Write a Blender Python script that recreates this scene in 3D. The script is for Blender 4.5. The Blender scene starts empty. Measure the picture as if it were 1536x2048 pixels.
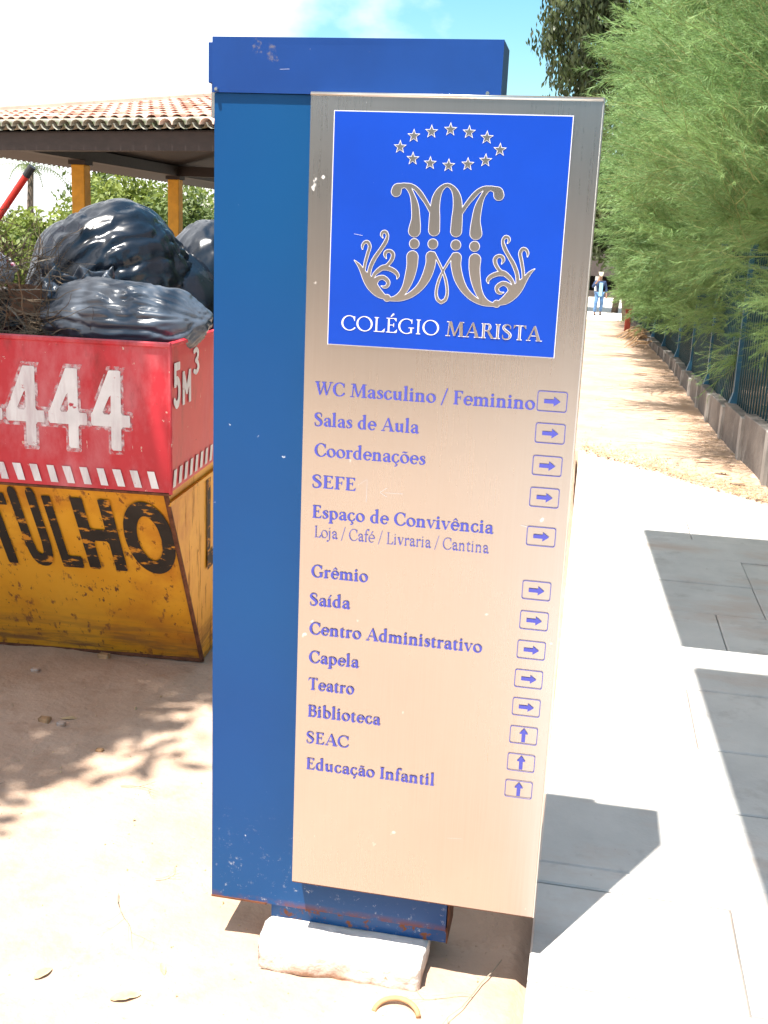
import bpy, math, random
import numpy as np
from mathutils import Matrix, Vector, noise as mnoise
random.seed(7); RNG = np.random.default_rng(11)
D = bpy.data; C = bpy.context.scene.collection; SC = bpy.context.scene
# ------------------------------------------------------------------ camera
CAMH = 1.55
cam = D.cameras.new("camera"); camo = D.objects.new("camera", cam); C.objects.link(camo)
cam.sensor_fit = 'VERTICAL'; cam.sensor_height = 36.0; cam.lens = 36.0*2160/2048
cam.clip_start = .05; cam.clip_end = 3000
_v1 = Vector((12158, 1082, -2160)).normalized()
_v2 = Vector((-371, 8480, 2160)); _v2 = (_v2-_v1*_v2.dot(_v1)).normalized()
_xw, _zw = _v1, -_v2
_yw = _zw.cross(_xw)
if _yw.z < 0: _yw = -_yw
R = Matrix((_xw, _yw, _zw))                    # world <- camera (x right, y down, z forward)
M3 = Matrix((( R[0][0], -R[0][1], -R[0][2]), (R[1][0], -R[1][1], -R[1][2]), (R[2][0], -R[2][1], -R[2][2])))
camo.matrix_world = Matrix.Translation((0, 0, CAMH)) @ M3.to_4x4()
SC.camera = camo
# ------------------------------------------------------------------ light
SUNV = Vector((.176, .32, -1)).normalized()    # direction the light travels
SUN_EL = math.asin(-SUNV.z); SUN_AZ = math.atan2(-SUNV.x, -SUNV.y)
w = D.worlds.new("World"); SC.world = w; w.use_nodes = True
nt = w.node_tree; nt.nodes.clear()
N = nt.nodes.new; Lk = nt.links.new
out = N('ShaderNodeOutputWorld'); bg = N('ShaderNodeBackground'); sky = N('ShaderNodeTexSky')
sky.sky_type = 'NISHITA'; sky.sun_disc = False; sky.sun_elevation = SUN_EL; sky.sun_rotation = SUN_AZ
sky.air_density = 1.0; sky.dust_density = 1.0; sky.ozone_density = 1.0; sky.altitude = 0
bg.inputs['Strength'].default_value = .075
tc = N('ShaderNodeTexCoord'); mp = N('ShaderNodeMapping'); mp.inputs['Scale'].default_value = (1, 1, 1.7)
mp.inputs['Location'].default_value = (.45, .12, .3)
nz = N('ShaderNodeTexNoise'); nz.inputs['Scale'].default_value = 2.1; nz.inputs['Detail'].default_value = 9; nz.inputs['Roughness'].default_value = .5
cr = N('ShaderNodeValToRGB'); cr.color_ramp.elements[0].position = .47; cr.color_ramp.elements[1].position = .56
mx = N('ShaderNodeMixRGB'); mx.inputs['Color2'].default_value = (9.5, 9.6, 9.8, 1)
sx = N('ShaderNodeSeparateXYZ'); ma = N('ShaderNodeMath'); ma.operation = 'MULTIPLY_ADD'; ma.inputs[1].default_value = -.62; hs_ = N('ShaderNodeHueSaturation'); hs_.inputs['Saturation'].default_value = 1.3; hs_.inputs['Hue'].default_value = .472; hs_.inputs['Value'].default_value = 1.25
Lk(tc.outputs['Generated'], sx.inputs[0]); Lk(sx.outputs['X'], ma.inputs[0]); mb_ = N('ShaderNodeMath'); mb_.operation = 'ADD'; mb_.inputs[1].default_value = -.165; Lk(nz.outputs['Fac'], mb_.inputs[0]); Lk(mb_.outputs[0], ma.inputs[2])
Lk(tc.outputs['Generated'], mp.inputs['Vector']); Lk(mp.outputs[0], nz.inputs['Vector']); Lk(ma.outputs[0], cr.inputs['Fac'])
Lk(cr.outputs['Color'], mx.inputs['Fac']); Lk(sky.outputs[0], hs_.inputs['Color']); Lk(hs_.outputs[0], mx.inputs['Color1']); Lk(mx.outputs[0], bg.inputs['Color']); Lk(bg.outputs[0], out.inputs['Surface'])
sun = D.lights.new("sun", 'SUN'); sun.energy = 5.0; sun.angle = math.radians(.55); sun.color = (1, .955, .88)
suno = D.objects.new("sun", sun); C.objects.link(suno); suno.location = (0, 0, 20)
suno.rotation_euler = SUNV.to_track_quat('-Z', 'Y').to_euler()
SC.view_settings.view_transform = 'Standard'; SC.view_settings.look = 'None'; SC.view_settings.gamma = 1
SC.view_settings.exposure = 1.3; SC.view_settings.use_curve_mapping = False
SC.cycles.max_bounces = 8; SC.cycles.sample_clamp_indirect = 8

# ------------------------------------------------------------------ materials
def mat(name, base, rough=.6, metal=0., var=0., vscale=6., col2=None, bump=0., bscale=60., coat=0., detail=6, stretch=None, spec=None, sss=None):
    m = D.materials.new(name); m.use_nodes = True; t = m.node_tree; p = t.nodes['Principled BSDF']
    p.inputs['Base Color'].default_value = (*base, 1); p.inputs['Roughness'].default_value = rough; p.inputs['Metallic'].default_value = metal
    if spec is not None: p.inputs['Specular IOR Level'].default_value = spec
    if coat: p.inputs['Coat Weight'].default_value = coat; p.inputs['Coat Roughness'].default_value = .12
    tcn = t.nodes.new('ShaderNodeTexCoord'); mpn = t.nodes.new('ShaderNodeMapping'); t.links.new(tcn.outputs['Object'], mpn.inputs['Vector'])
    if stretch: mpn.inputs['Scale'].default_value = stretch
    if var or col2:
        n = t.nodes.new('ShaderNodeTexNoise'); n.inputs['Scale'].default_value = vscale; n.inputs['Detail'].default_value = detail; n.inputs['Roughness'].default_value = .6
        t.links.new(mpn.outputs[0], n.inputs['Vector'])
        r = t.nodes.new('ShaderNodeValToRGB'); r.color_ramp.elements[0].position = .33; r.color_ramp.elements[1].position = .68
        c2 = col2 or tuple(min(1, c*(1+var)) for c in base); c1 = base if col2 else tuple(c*(1-var) for c in base)
        r.color_ramp.elements[0].color = (*c1, 1); r.color_ramp.elements[1].color = (*c2, 1)
        t.links.new(n.outputs['Fac'], r.inputs['Fac']); t.links.new(r.outputs[0], p.inputs['Base Color'])
    if bump:
        n2 = t.nodes.new('ShaderNodeTexNoise'); n2.inputs['Scale'].default_value = bscale; n2.inputs['Detail'].default_value = 5
        t.links.new(mpn.outputs[0], n2.inputs['Vector'])
        b = t.nodes.new('ShaderNodeBump'); b.inputs['Strength'].default_value = bump; b.inputs['Distance'].default_value = .01
        t.links.new(n2.outputs['Fac'], b.inputs['Height']); t.links.new(b.outputs[0], p.inputs['Normal'])
    return m

def overlay(m, color, scale, lo, hi, stretch=(1, 1, 1), rough=None, metal=None, detail=8, seed=0., zmask=None, nrough=.65):
    """mixes a second colour into a material where a noise passes a threshold (chips, rust, dust, scratches)"""
    t = m.node_tree; p = t.nodes['Principled BSDF']; n_ = t.nodes.new
    tcn = n_('ShaderNodeTexCoord'); mpn = n_('ShaderNodeMapping'); mpn.inputs['Scale'].default_value = stretch; mpn.inputs['Location'].default_value = (seed, seed*1.7, seed*.6)
    n = n_('ShaderNodeTexNoise'); n.inputs['Scale'].default_value = scale; n.inputs['Detail'].default_value = detail; n.inputs['Roughness'].default_value = nrough
    t.links.new(tcn.outputs['Object'], mpn.inputs[0]); t.links.new(mpn.outputs[0], n.inputs['Vector'])
    r = n_('ShaderNodeMapRange'); r.inputs['From Min'].default_value = lo; r.inputs['From Max'].default_value = hi
    t.links.new(n.outputs['Fac'], r.inputs['Value']); fac = r.outputs[0]
    if zmask:      # (z0, z1): full effect at z0, none at z1, object space
        sp = n_('ShaderNodeSeparateXYZ'); t.links.new(tcn.outputs['Object'], sp.inputs[0])
        r2 = n_('ShaderNodeMapRange'); r2.inputs['From Min'].default_value = zmask[1]; r2.inputs['From Max'].default_value = zmask[0]
        t.links.new(sp.outputs['Z'], r2.inputs['Value']); mu = n_('ShaderNodeMath'); mu.operation = 'MULTIPLY'
        t.links.new(fac, mu.inputs[0]); t.links.new(r2.outputs[0], mu.inputs[1]); fac = mu.outputs[0]
    mixn = n_('ShaderNodeMixRGB'); mixn.inputs['Color2'].default_value = (*color, 1); t.links.new(fac, mixn.inputs['Fac'])
    inp = p.inputs['Base Color']
    if inp.is_linked: t.links.new(inp.links[0].from_socket, mixn.inputs['Color1'])
    else: mixn.inputs['Color1'].default_value = inp.default_value
    t.links.new(mixn.outputs[0], inp)
    for key, val in (('Roughness', rough), ('Metallic', metal)):
        if val is None: continue
        q = p.inputs[key]; mm = n_('ShaderNodeMix'); mm.data_type = 'FLOAT'; mm.inputs[3].default_value = val
        if q.is_linked: t.links.new(q.links[0].from_socket, mm.inputs[2])
        else: mm.inputs[2].default_value = q.default_value
        t.links.new(fac, mm.inputs[0]); t.links.new(mm.outputs[0], q)
    return m

M = {}
M['sand'] = mat('sand', (.40, .27, .19), .95, col2=(.52, .38, .285), vscale=2.2, bump=.5, bscale=45)
overlay(M['sand'], (.30, .20, .14), 70, .62, .72, seed=3)
overlay(M['sand'], (.40, .27, .19), 9, .52, .68, seed=8)
M['pave'] = mat('pave', (.46, .455, .44), .8, col2=(.58, .565, .54), vscale=3.5, bump=.15, bscale=90)
overlay(M['pave'], (.48, .40, .35), 2.6, .52, .72, seed=2, stretch=(.8, 1.7, 1))
overlay(M['pave'], (.36, .34, .32), 6, .56, .75, seed=12)
overlay(M['pave'], (.25, .20, .17), 17, .70, .76, seed=5)
M['pave_joint'] = mat('pave_joint', (.22, .19, .17), .95, var=.3)
M['blue'] = mat('blue_paint', (.003, .047, .175), .34, var=.12, vscale=1.2, spec=.28)
overlay(M['blue'], (.003, .068, .19), .9, .35, .75, seed=4, detail=2)
overlay(M['blue'], (.55, .60, .68), 55, .74, .78, seed=1, nrough=.5)
overlay(M['blue'], (.40, .43, .48), 60, .585, .67, seed=6, zmask=(.06, .36), detail=12, nrough=.8)
M['blue_base'] = M['blue'].copy(); M['blue_base'].name = 'blue_paint_base'; overlay(M['blue_base'], (.16, .06, .03), 30, .56, .62, seed=9, rough=.9)
overlay(M['blue'], (.16, .05, .025), 22, .38, .55, seed=9, zmask=(.098, .118), rough=.9)
M['blue_cap'] = mat('blue_paint_cap', (.006, .042, .19), .36, var=.12, vscale=4, spec=.35)
overlay(M['blue_cap'], (.55, .60, .68), 60, .745, .78, seed=12, nrough=.5)
overlay(M['blue_cap'], (.14, .13, .15), 8, .64, .68, seed=24)
M['rust'] = mat('rust', (.13, .045, .02), .9, var=.5, vscale=30)
M['steel'] = mat('steel', (.55, .54, .53), .25, 1.0)
overlay(M['steel'], (.50, .48, .46), 2.2, .35, .75, seed=2, rough=.32)
overlay(M['steel'], (.545, .535, .525), 420, .3, .8, seed=15, stretch=(1, 1, .012), rough=.30, detail=2)
overlay(M['steel'], (.75, .74, .70), 38, .755, .78, seed=5, rough=.7, nrough=.4)
M['steel_edge'] = mat('steel_edge', (.68, .67, .64), .28, 1.0)
M['logo_blue'] = mat('logo_blue', (.001, .046, .38), .4, var=.06, vscale=6, spec=.3)
overlay(M['logo_blue'], (.5, .6, .85), 75, .755, .79, seed=7, nrough=.5)
M['print_blue'] = mat('print_blue', (.06, .068, .37), .5)
M['print_light'] = mat('print_light', (.09, .09, .36), .5)
M['etch'] = mat('etched_edge', (.72, .72, .80), .5, .3)
M['screw'] = mat('screw', (.8, .8, .78), .25, 1.0)
M['concrete'] = mat('whitewashed_concrete', (.72, .66, .60), .9, col2=(.80, .77, .72), vscale=5, bump=.6, bscale=40)
overlay(M['concrete'], (.42, .27, .19), 12, .36, .58, seed=3, zmask=(.0, .058))
overlay(M['concrete'], (.40, .24, .16), 40, .6, .7, seed=4)
M['clay'] = mat('clay', (.42, .24, .12), .85, var=.3, vscale=20)
M['red'] = mat('red_paint', (.50, .012, .028), .5, col2=(.62, .03, .05), vscale=3, coat=.1)
overlay(M['red'], (.70, .55, .50), 5, .68, .70, stretch=(9, 9, 1.2), seed=3, rough=.8)
overlay(M['red'], (.12, .05, .03), 16, .69, .73, seed=8, rough=.9)
overlay(M['red'], (.62, .16, .18), 3.2, .48, .70, seed=10, stretch=(2, 2, 1), rough=.8)
overlay(M['red'], (.28, .015, .02), 4, .56, .70, seed=16, stretch=(1.5, 1.5, .6))
overlay(M['red'], (.66, .48, .40), 34, .67, .70, seed=22, rough=.9)
overlay(M['red'], (.13, .055, .03), 9, .655, .68, seed=27, rough=.9, detail=12, nrough=.75)
M['yellow'] = mat('yellow_paint', (.70, .32, .012), .5, col2=(.78, .40, .03), vscale=3)
overlay(M['yellow'], (.22, .09, .03), 7, .58, .66, stretch=(4, 4, .55), seed=3, rough=.9)
overlay(M['yellow'], (.16, .07, .03), 26, .66, .72, seed=8, rough=.9)
overlay(M['yellow'], (.14, .06, .025), 8, .615, .65, stretch=(5, 5, .30), seed=31, rough=.9, detail=12)
overlay(M['yellow'], (.50, .17, .01), 2.2, .5, .7, seed=33)
overlay(M['yellow'], (.20, .09, .04), 5, .46, .60, seed=11, zmask=(.02, .22), stretch=(.6, .6, 5), rough=.9)
M['spray_white'] = mat('spray_white', (.80, .78, .78), .7, var=.08, vscale=14)
overlay(M['spray_white'], (.5, .05, .07), 22, .64, .68, seed=2)
overlay(M['spray_white'], (.60, .50, .52), 4, .45, .7, seed=6, stretch=(6, 6, 1))
M['overspray'] = mat('overspray', (.80, .70, .72), .8)
_t = M['overspray'].node_tree; _p = _t.nodes['Principled BSDF']; _n = _t.nodes.new('ShaderNodeTexNoise'); _n.inputs['Scale'].default_value = 55; _n.inputs['Detail'].default_value = 3
_r = _t.nodes.new('ShaderNodeMapRange'); _r.inputs['From Min'].default_value = .38; _r.inputs['From Max'].default_value = .75; _tc = _t.nodes.new('ShaderNodeTexCoord')
_t.links.new(_tc.outputs['Object'], _n.inputs['Vector']); _t.links.new(_n.outputs['Fac'], _r.inputs['Value']); _t.links.new(_r.outputs[0], _p.inputs['Alpha'])
M['black_letter'] = mat('black_letter', (.022, .018, .015), .7, var=.3, vscale=14)
overlay(M['black_letter'], (.60, .25, .02), 13, .57, .62, stretch=(1, 1, 2.6), seed=5)
M['bag'] = mat('black_plastic', (.007, .011, .019), .24, spec=.5)
M['bag_grey'] = mat('grey_plastic', (.060, .075, .10), .31, spec=.8)
M['twig'] = mat('twig', (.075, .048, .028), .85, col2=(.20, .14, .085), vscale=9)
M['twig_grey'] = mat('twig_grey', (.30, .26, .2), .85, var=.3, vscale=9)
M['pole_red'] = mat('pole_red', (.60, .025, .015), .4)
M['black'] = mat('black_rubber', (.02, .02, .022), .5)
M['cardboard'] = mat('cardboard', (.20, .085, .04), .85, var=.2, vscale=12)
M['white_plastic'] = mat('white_plastic', (.75, .72, .76), .4)
overlay(M['white_plastic'], (.6, .08, .16), 9, .55, .6, seed=2)
M['tile'] = mat('roof_tile', (.48, .25, .19), .85, col2=(.58, .36, .29), vscale=5)
overlay(M['tile'], (.33, .17, .12), 12, .58, .72, seed=3)
M['tile_moss'] = mat('mossy_tile', (.15, .14, .11), .9, col2=(.40, .38, .32), vscale=9)
overlay(M['tile_moss'], (.10, .12, .06), 14, .5, .62, seed=3)
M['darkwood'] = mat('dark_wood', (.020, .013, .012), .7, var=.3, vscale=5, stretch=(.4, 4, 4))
M['lath'] = mat('lath', (.30, .18, .10), .8, var=.3)
M['yellow_post'] = mat('yellow_post', (.66, .33, .02), .6, var=.15, vscale=6)
overlay(M['yellow_post'], (.2, .1, .03), 20, .64, .7, seed=4)
M['leaf_a'] = mat('leaf_sunny', (.10, .15, .022), .55, col2=(.26, .30, .06), vscale=.8)
M['leaf_b'] = mat('leaf_dark', (.035, .055, .016), .5, col2=(.10, .115, .04), vscale=.9)
M['leaf_c'] = mat('leaf_mid', (.06, .10, .022), .55, col2=(.15, .19, .05), vscale=.8)
M['mango'] = mat('mango_leaf', (.018, .032, .010), .45, col2=(.10, .125, .04), vscale=2.2)
M['needle'] = mat('needle', (.07, .16, .045), .6, col2=(.29, .45, .17), vscale=1.5)
M['shoot'] = mat('shoot', (.33, .36, .15), .7)
M['bark'] = mat('bark', (.12, .085, .06), .9, var=.35, vscale=12, stretch=(1, 1, .3))
M['fence_blue'] = mat('fence_blue', (.012, .055, .075), .45, var=.2, vscale=8)
M['post_blue'] = mat('post_blue', (.02, .10, .18), .45, var=.2, vscale=8)
M['wall_grey'] = mat('wall_grey', (.11, .097, .09), .9, col2=(.19, .17, .155), vscale=5, bump=.3, bscale=40)
M['pilaster'] = mat('pilaster_grey', (.22, .205, .19), .9, col2=(.34, .32, .30), vscale=5)
M['dry'] = mat('dry_leaf', (.38, .27, .14), .8, col2=(.56, .43, .25), vscale=30)
M['straw'] = mat('dry_needle', (.36, .22, .12), .9, col2=(.5, .34, .2), vscale=12)
M['redpost'] = mat('red_marker', (.30, .045, .025), .7, var=.2)
M['white_wall'] = mat('white_wall', (.78, .77, .74), .8)
M['dark_wall'] = mat('dark_wall', (.06, .045, .04), .8, var=.2)
M['skin'] = mat('skin', (.30, .16, .10), .6); M['denim'] = mat('denim', (.10, .20, .38), .8, var=.3, vscale=9)
M['jacket'] = mat('jacket', (.015, .035, .10), .7); M['shirt'] = mat('shirt', (.30, .55, .68), .8)
M['cap_cloth'] = mat('cap_cloth', (.78, .72, .55), .8); M['shoe'] = mat('shoe', (.06, .04, .035), .6)
M['canopy'] = mat('canopy_concrete', (.45, .44, .42), .85, var=.1)

# make foliage slightly translucent
for k in ('leaf_a', 'leaf_b', 'leaf_c', 'needle', 'mango'):
    t = M[k].node_tree; p = t.nodes['Principled BSDF']; tr = t.nodes.new('ShaderNodeBsdfTranslucent'); ms = t.nodes.new('ShaderNodeMixShader')
    ms.inputs[0].default_value = .32; o = t.nodes['Material Output']
    src = p.inputs['Base Color'].links[0].from_socket; hs = t.nodes.new('ShaderNodeHueSaturation'); hs.inputs['Value'].default_value = 1.25
    t.links.new(src, hs.inputs['Color']); t.links.new(hs.outputs[0], tr.inputs['Color'])
    t.links.new(p.outputs[0], ms.inputs[1]); t.links.new(tr.outputs[0], ms.inputs[2]); t.links.new(ms.outputs[0], o.inputs['Surface'])

def wrinkle(m, scale, strength, stretch, seed=0.):
    t = m.node_tree; p = t.nodes['Principled BSDF']; tcn = t.nodes.new('ShaderNodeTexCoord'); mpn = t.nodes.new('ShaderNodeMapping')
    mpn.inputs['Scale'].default_value = stretch; mpn.inputs['Location'].default_value = (seed,)*3
    n = t.nodes.new('ShaderNodeTexNoise'); n.noise_type = 'RIDGED_MULTIFRACTAL'; n.inputs['Scale'].default_value = scale; n.inputs['Detail'].default_value = 4
    n.inputs['Distortion'].default_value = .6
    b = t.nodes.new('ShaderNodeBump'); b.inputs['Strength'].default_value = strength; b.inputs['Distance'].default_value = .012
    t.links.new(tcn.outputs['Object'], mpn.inputs[0]); t.links.new(mpn.outputs[0], n.inputs['Vector']); t.links.new(n.outputs[0], b.inputs['Height']); t.links.new(b.outputs[0], p.inputs['Normal'])
wrinkle(M['bag'], 8, .24, (2.4, 2.4, .7)); overlay(M['bag'], (.045, .05, .055), 5, .6, .75, seed=3, rough=.55)
wrinkle(M['bag_grey'], 8, .25, (.35, 2.2, 2.6), 2.)

# ------------------------------------------------------------------ helpers
def tag(o, label=None, cat=None, group=None, kind=None):
    if label: o['label'] = label
    if cat: o['category'] = cat
    if group: o['group'] = group
    if kind: o['kind'] = kind
    return o
def empty(name, loc=(0, 0, 0), rz=0., **k):
    o = D.objects.new(name, None); o.empty_display_size = .1; C.objects.link(o); o.location = loc; o.rotation_euler = (0, 0, rz); tag(o, **k); return o
def meshdata(name, V, F, m=None, smooth=False):
    V = np.asarray(V, dtype=np.float32).reshape(-1, 3); me = D.meshes.new(name)
    if isinstance(F, np.ndarray):
        k = F.shape[1]; me.vertices.add(len(V)); me.vertices.foreach_set('co', V.ravel())
        me.loops.add(F.size); me.loops.foreach_set('vertex_index', F.astype(np.int32).ravel())
        me.polygons.add(len(F)); me.polygons.foreach_set('loop_start', np.arange(0, F.size, k, dtype=np.int32))
        try: me.polygons.foreach_set('loop_total', np.full(len(F), k, dtype=np.int32))
        except Exception: pass
        me.update(calc_edges=True)
    else:
        me.from_pydata(V.tolist(), [], F); me.update()
    if m: me.materials.append(m)
    if smooth: me.polygons.foreach_set('use_smooth', [True]*len(me.polygons))
    return me
def put(name, me, parent=None, loc=None, **k):
    o = D.objects.new(name, me); C.objects.link(o)
    if parent: o.parent = parent
    if loc is not None: o.location = loc
    tag(o, **k); return o
class MB:
    def __init__(s): s.V = []; s.F = []
    def add(s, V, F):
        b = len(s.V); s.V += [tuple(v) for v in V]; s.F += [tuple(i+b for i in f) for f in F]; return s
    def box(s, x0, x1, y0, y1, z0, z1):
        V = [(x, y, z) for z in (z0, z1) for y in (y0, y1) for x in (x0, x1)]
        return s.add(V, [(0, 2, 3, 1), (4, 5, 7, 6), (0, 1, 5, 4), (2, 6, 7, 3), (0, 4, 6, 2), (1, 3, 7, 5)])
    def hexa(s, P8):
        return s.add(P8, [(0, 2, 3, 1), (4, 5, 7, 6), (0, 1, 5, 4), (2, 6, 7, 3), (0, 4, 6, 2), (1, 3, 7, 5)])
    def beam(s, a, b, wd, ht, up=(0, 0, 1)):
        a = Vector(a); b = Vector(b); d = (b-a).normalized(); u = Vector(up); sd = d.cross(u).normalized(); u = sd.cross(d)
        P = [p+sd*(wd/2*i)+u*(ht/2*j) for p in (a, b) for j in (-1, 1) for i in (-1, 1)]
        return s.add(P, [(0, 1, 3, 2), (4, 6, 7, 5), (0, 4, 5, 1), (2, 3, 7, 6), (0, 2, 6, 4), (1, 5, 7, 3)])
    def tube(s, pts, rad, n=6, cap=True):
        pts = [Vector(p) for p in pts]; b = len(s.V); ref = None
        for i, p in enumerate(pts):
            d = (pts[min(i+1, len(pts)-1)]-pts[max(i-1, 0)]).normalized()
            if ref is None: ref = Vector((0, 0, 1)) if abs(d.z) < .9 else Vector((1, 0, 0))
            u = (ref-d*ref.dot(d)).normalized(); v = d.cross(u); ref = u
            r = rad[i] if hasattr(rad, '__len__') else rad
            for k in range(n):
                a = 2*math.pi*k/n; s.V.append(tuple(p+u*(r*math.cos(a))+v*(r*math.sin(a))))
        for i in range(len(pts)-1):
            for k in range(n):
                q = b+i*n; s.F.append((q+k, q+(k+1) % n, q+n+(k+1) % n, q+n+k))
        if cap: s.F.append(tuple(b+k for k in range(n))[::-1]); e = b+(len(pts)-1)*n; s.F.append(tuple(e+k for k in range(n)))
        return s
    def build(s, name, m, parent=None, smooth=False, bevel=0., **k):
        o = put(name, meshdata(name, s.V, s.F, m, smooth), parent, **k)
        if bevel:
            md = o.modifiers.new('bevel', 'BEVEL'); md.width = bevel; md.segments = 2; md.limit_method = 'ANGLE'
        return o

# ------------------------------------------------------------------ flat shapes from distance fields (lettering, emblem)
def catmull(P, n=6):
    P = np.asarray(P, float)
    if len(P) < 3: return P
    Q = np.vstack([2*P[0]-P[1], P, 2*P[-1]-P[-2]]); o = []
    for i in range(1, len(Q)-2):
        for k in range(n):
            t = k/n; a, b, c, d = Q[i-1], Q[i], Q[i+1], Q[i+2]
            o.append(.5*((2*b)+(-a+c)*t+(2*a-5*b+4*c-d)*t*t+(-a+3*b-3*c+d)*t**3))
    o.append(P[-1]); return np.array(o)
def field(prims, X, Y):
    d = np.full(X.shape, 9.)
    for p in prims:
        if p[0] == 'b':
            _, x0, y0, x1, y1 = p; d = np.minimum(d, np.maximum(abs(X-(x0+x1)/2)-(x1-x0)/2, abs(Y-(y0+y1)/2)-(y1-y0)/2))
        elif p[0] == 'g':      # convex polygon, counter-clockwise
            e = np.full(X.shape, -9.); q = p[1]
            for i in range(len(q)):
                (ax, ay), (bx, by) = q[i], q[(i+1) % len(q)]; l = math.hypot(bx-ax, by-ay)
                e = np.maximum(e, ((by-ay)*(X-ax)-(bx-ax)*(Y-ay))/l)
            d = np.minimum(d, e)
        else:
            Q = catmull(p[1]) if p[0] == 'p' else np.asarray(p[1], float)
            for (ax, ay, ra), (bx, by, rb) in zip(Q[:-1], Q[1:]):
                dx, dy = bx-ax, by-ay; l2 = dx*dx+dy*dy+1e-12; t = np.clip(((X-ax)*dx+(Y-ay)*dy)/l2, 0, 1)
                d = np.minimum(d, np.hypot(X-ax-t*dx, Y-ay-t*dy)-(ra+t*(rb-ra)))
    return d
def contour(prims, bounds, h, off=0.):
    """polygons (2D) of the region where the distance field is below off"""
    x0, y0, x1, y1 = bounds; nx = int((x1-x0)/h)+2; ny = int((y1-y0)/h)+2
    xs = x0+np.arange(nx)*h; ys = y0+np.arange(ny)*h; X, Y = np.meshgrid(xs, ys); d = field(prims, X, Y)-off
    ins = d < 0; cnt = ins[:-1, :-1]*1+ins[1:, :-1]+ins[:-1, 1:]+ins[1:, 1:]
    V = []; F = []
    for j in range(ny-1):
        i = 0; row = cnt[j]
        while i < nx-1:
            c = row[i]
            if c == 4:
                k = i
                while k+1 < nx-1 and row[k+1] == 4: k += 1
                b = len(V); V += [(xs[i], ys[j]), (xs[k+1], ys[j]), (xs[k+1], ys[j+1]), (xs[i], ys[j+1])]; F.append((b, b+1, b+2, b+3)); i = k+1; continue
            if c:
                co = [(xs[i], ys[j], d[j, i]), (xs[i+1], ys[j], d[j, i+1]), (xs[i+1], ys[j+1], d[j+1, i+1]), (xs[i], ys[j+1], d[j+1, i])]
                poly = []
                for k in range(4):
                    a = co[k]; e = co[(k+1) % 4]
                    if a[2] < 0: poly.append((a[0], a[1]))
                    if (a[2] < 0) != (e[2] < 0):
                        t = a[2]/(a[2]-e[2]); poly.append((a[0]+t*(e[0]-a[0]), a[1]+t*(e[1]-a[1])))
                b = len(V); V += poly; F.append(tuple(range(b, b+len(poly))))
            i += 1
    return V, F
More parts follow.
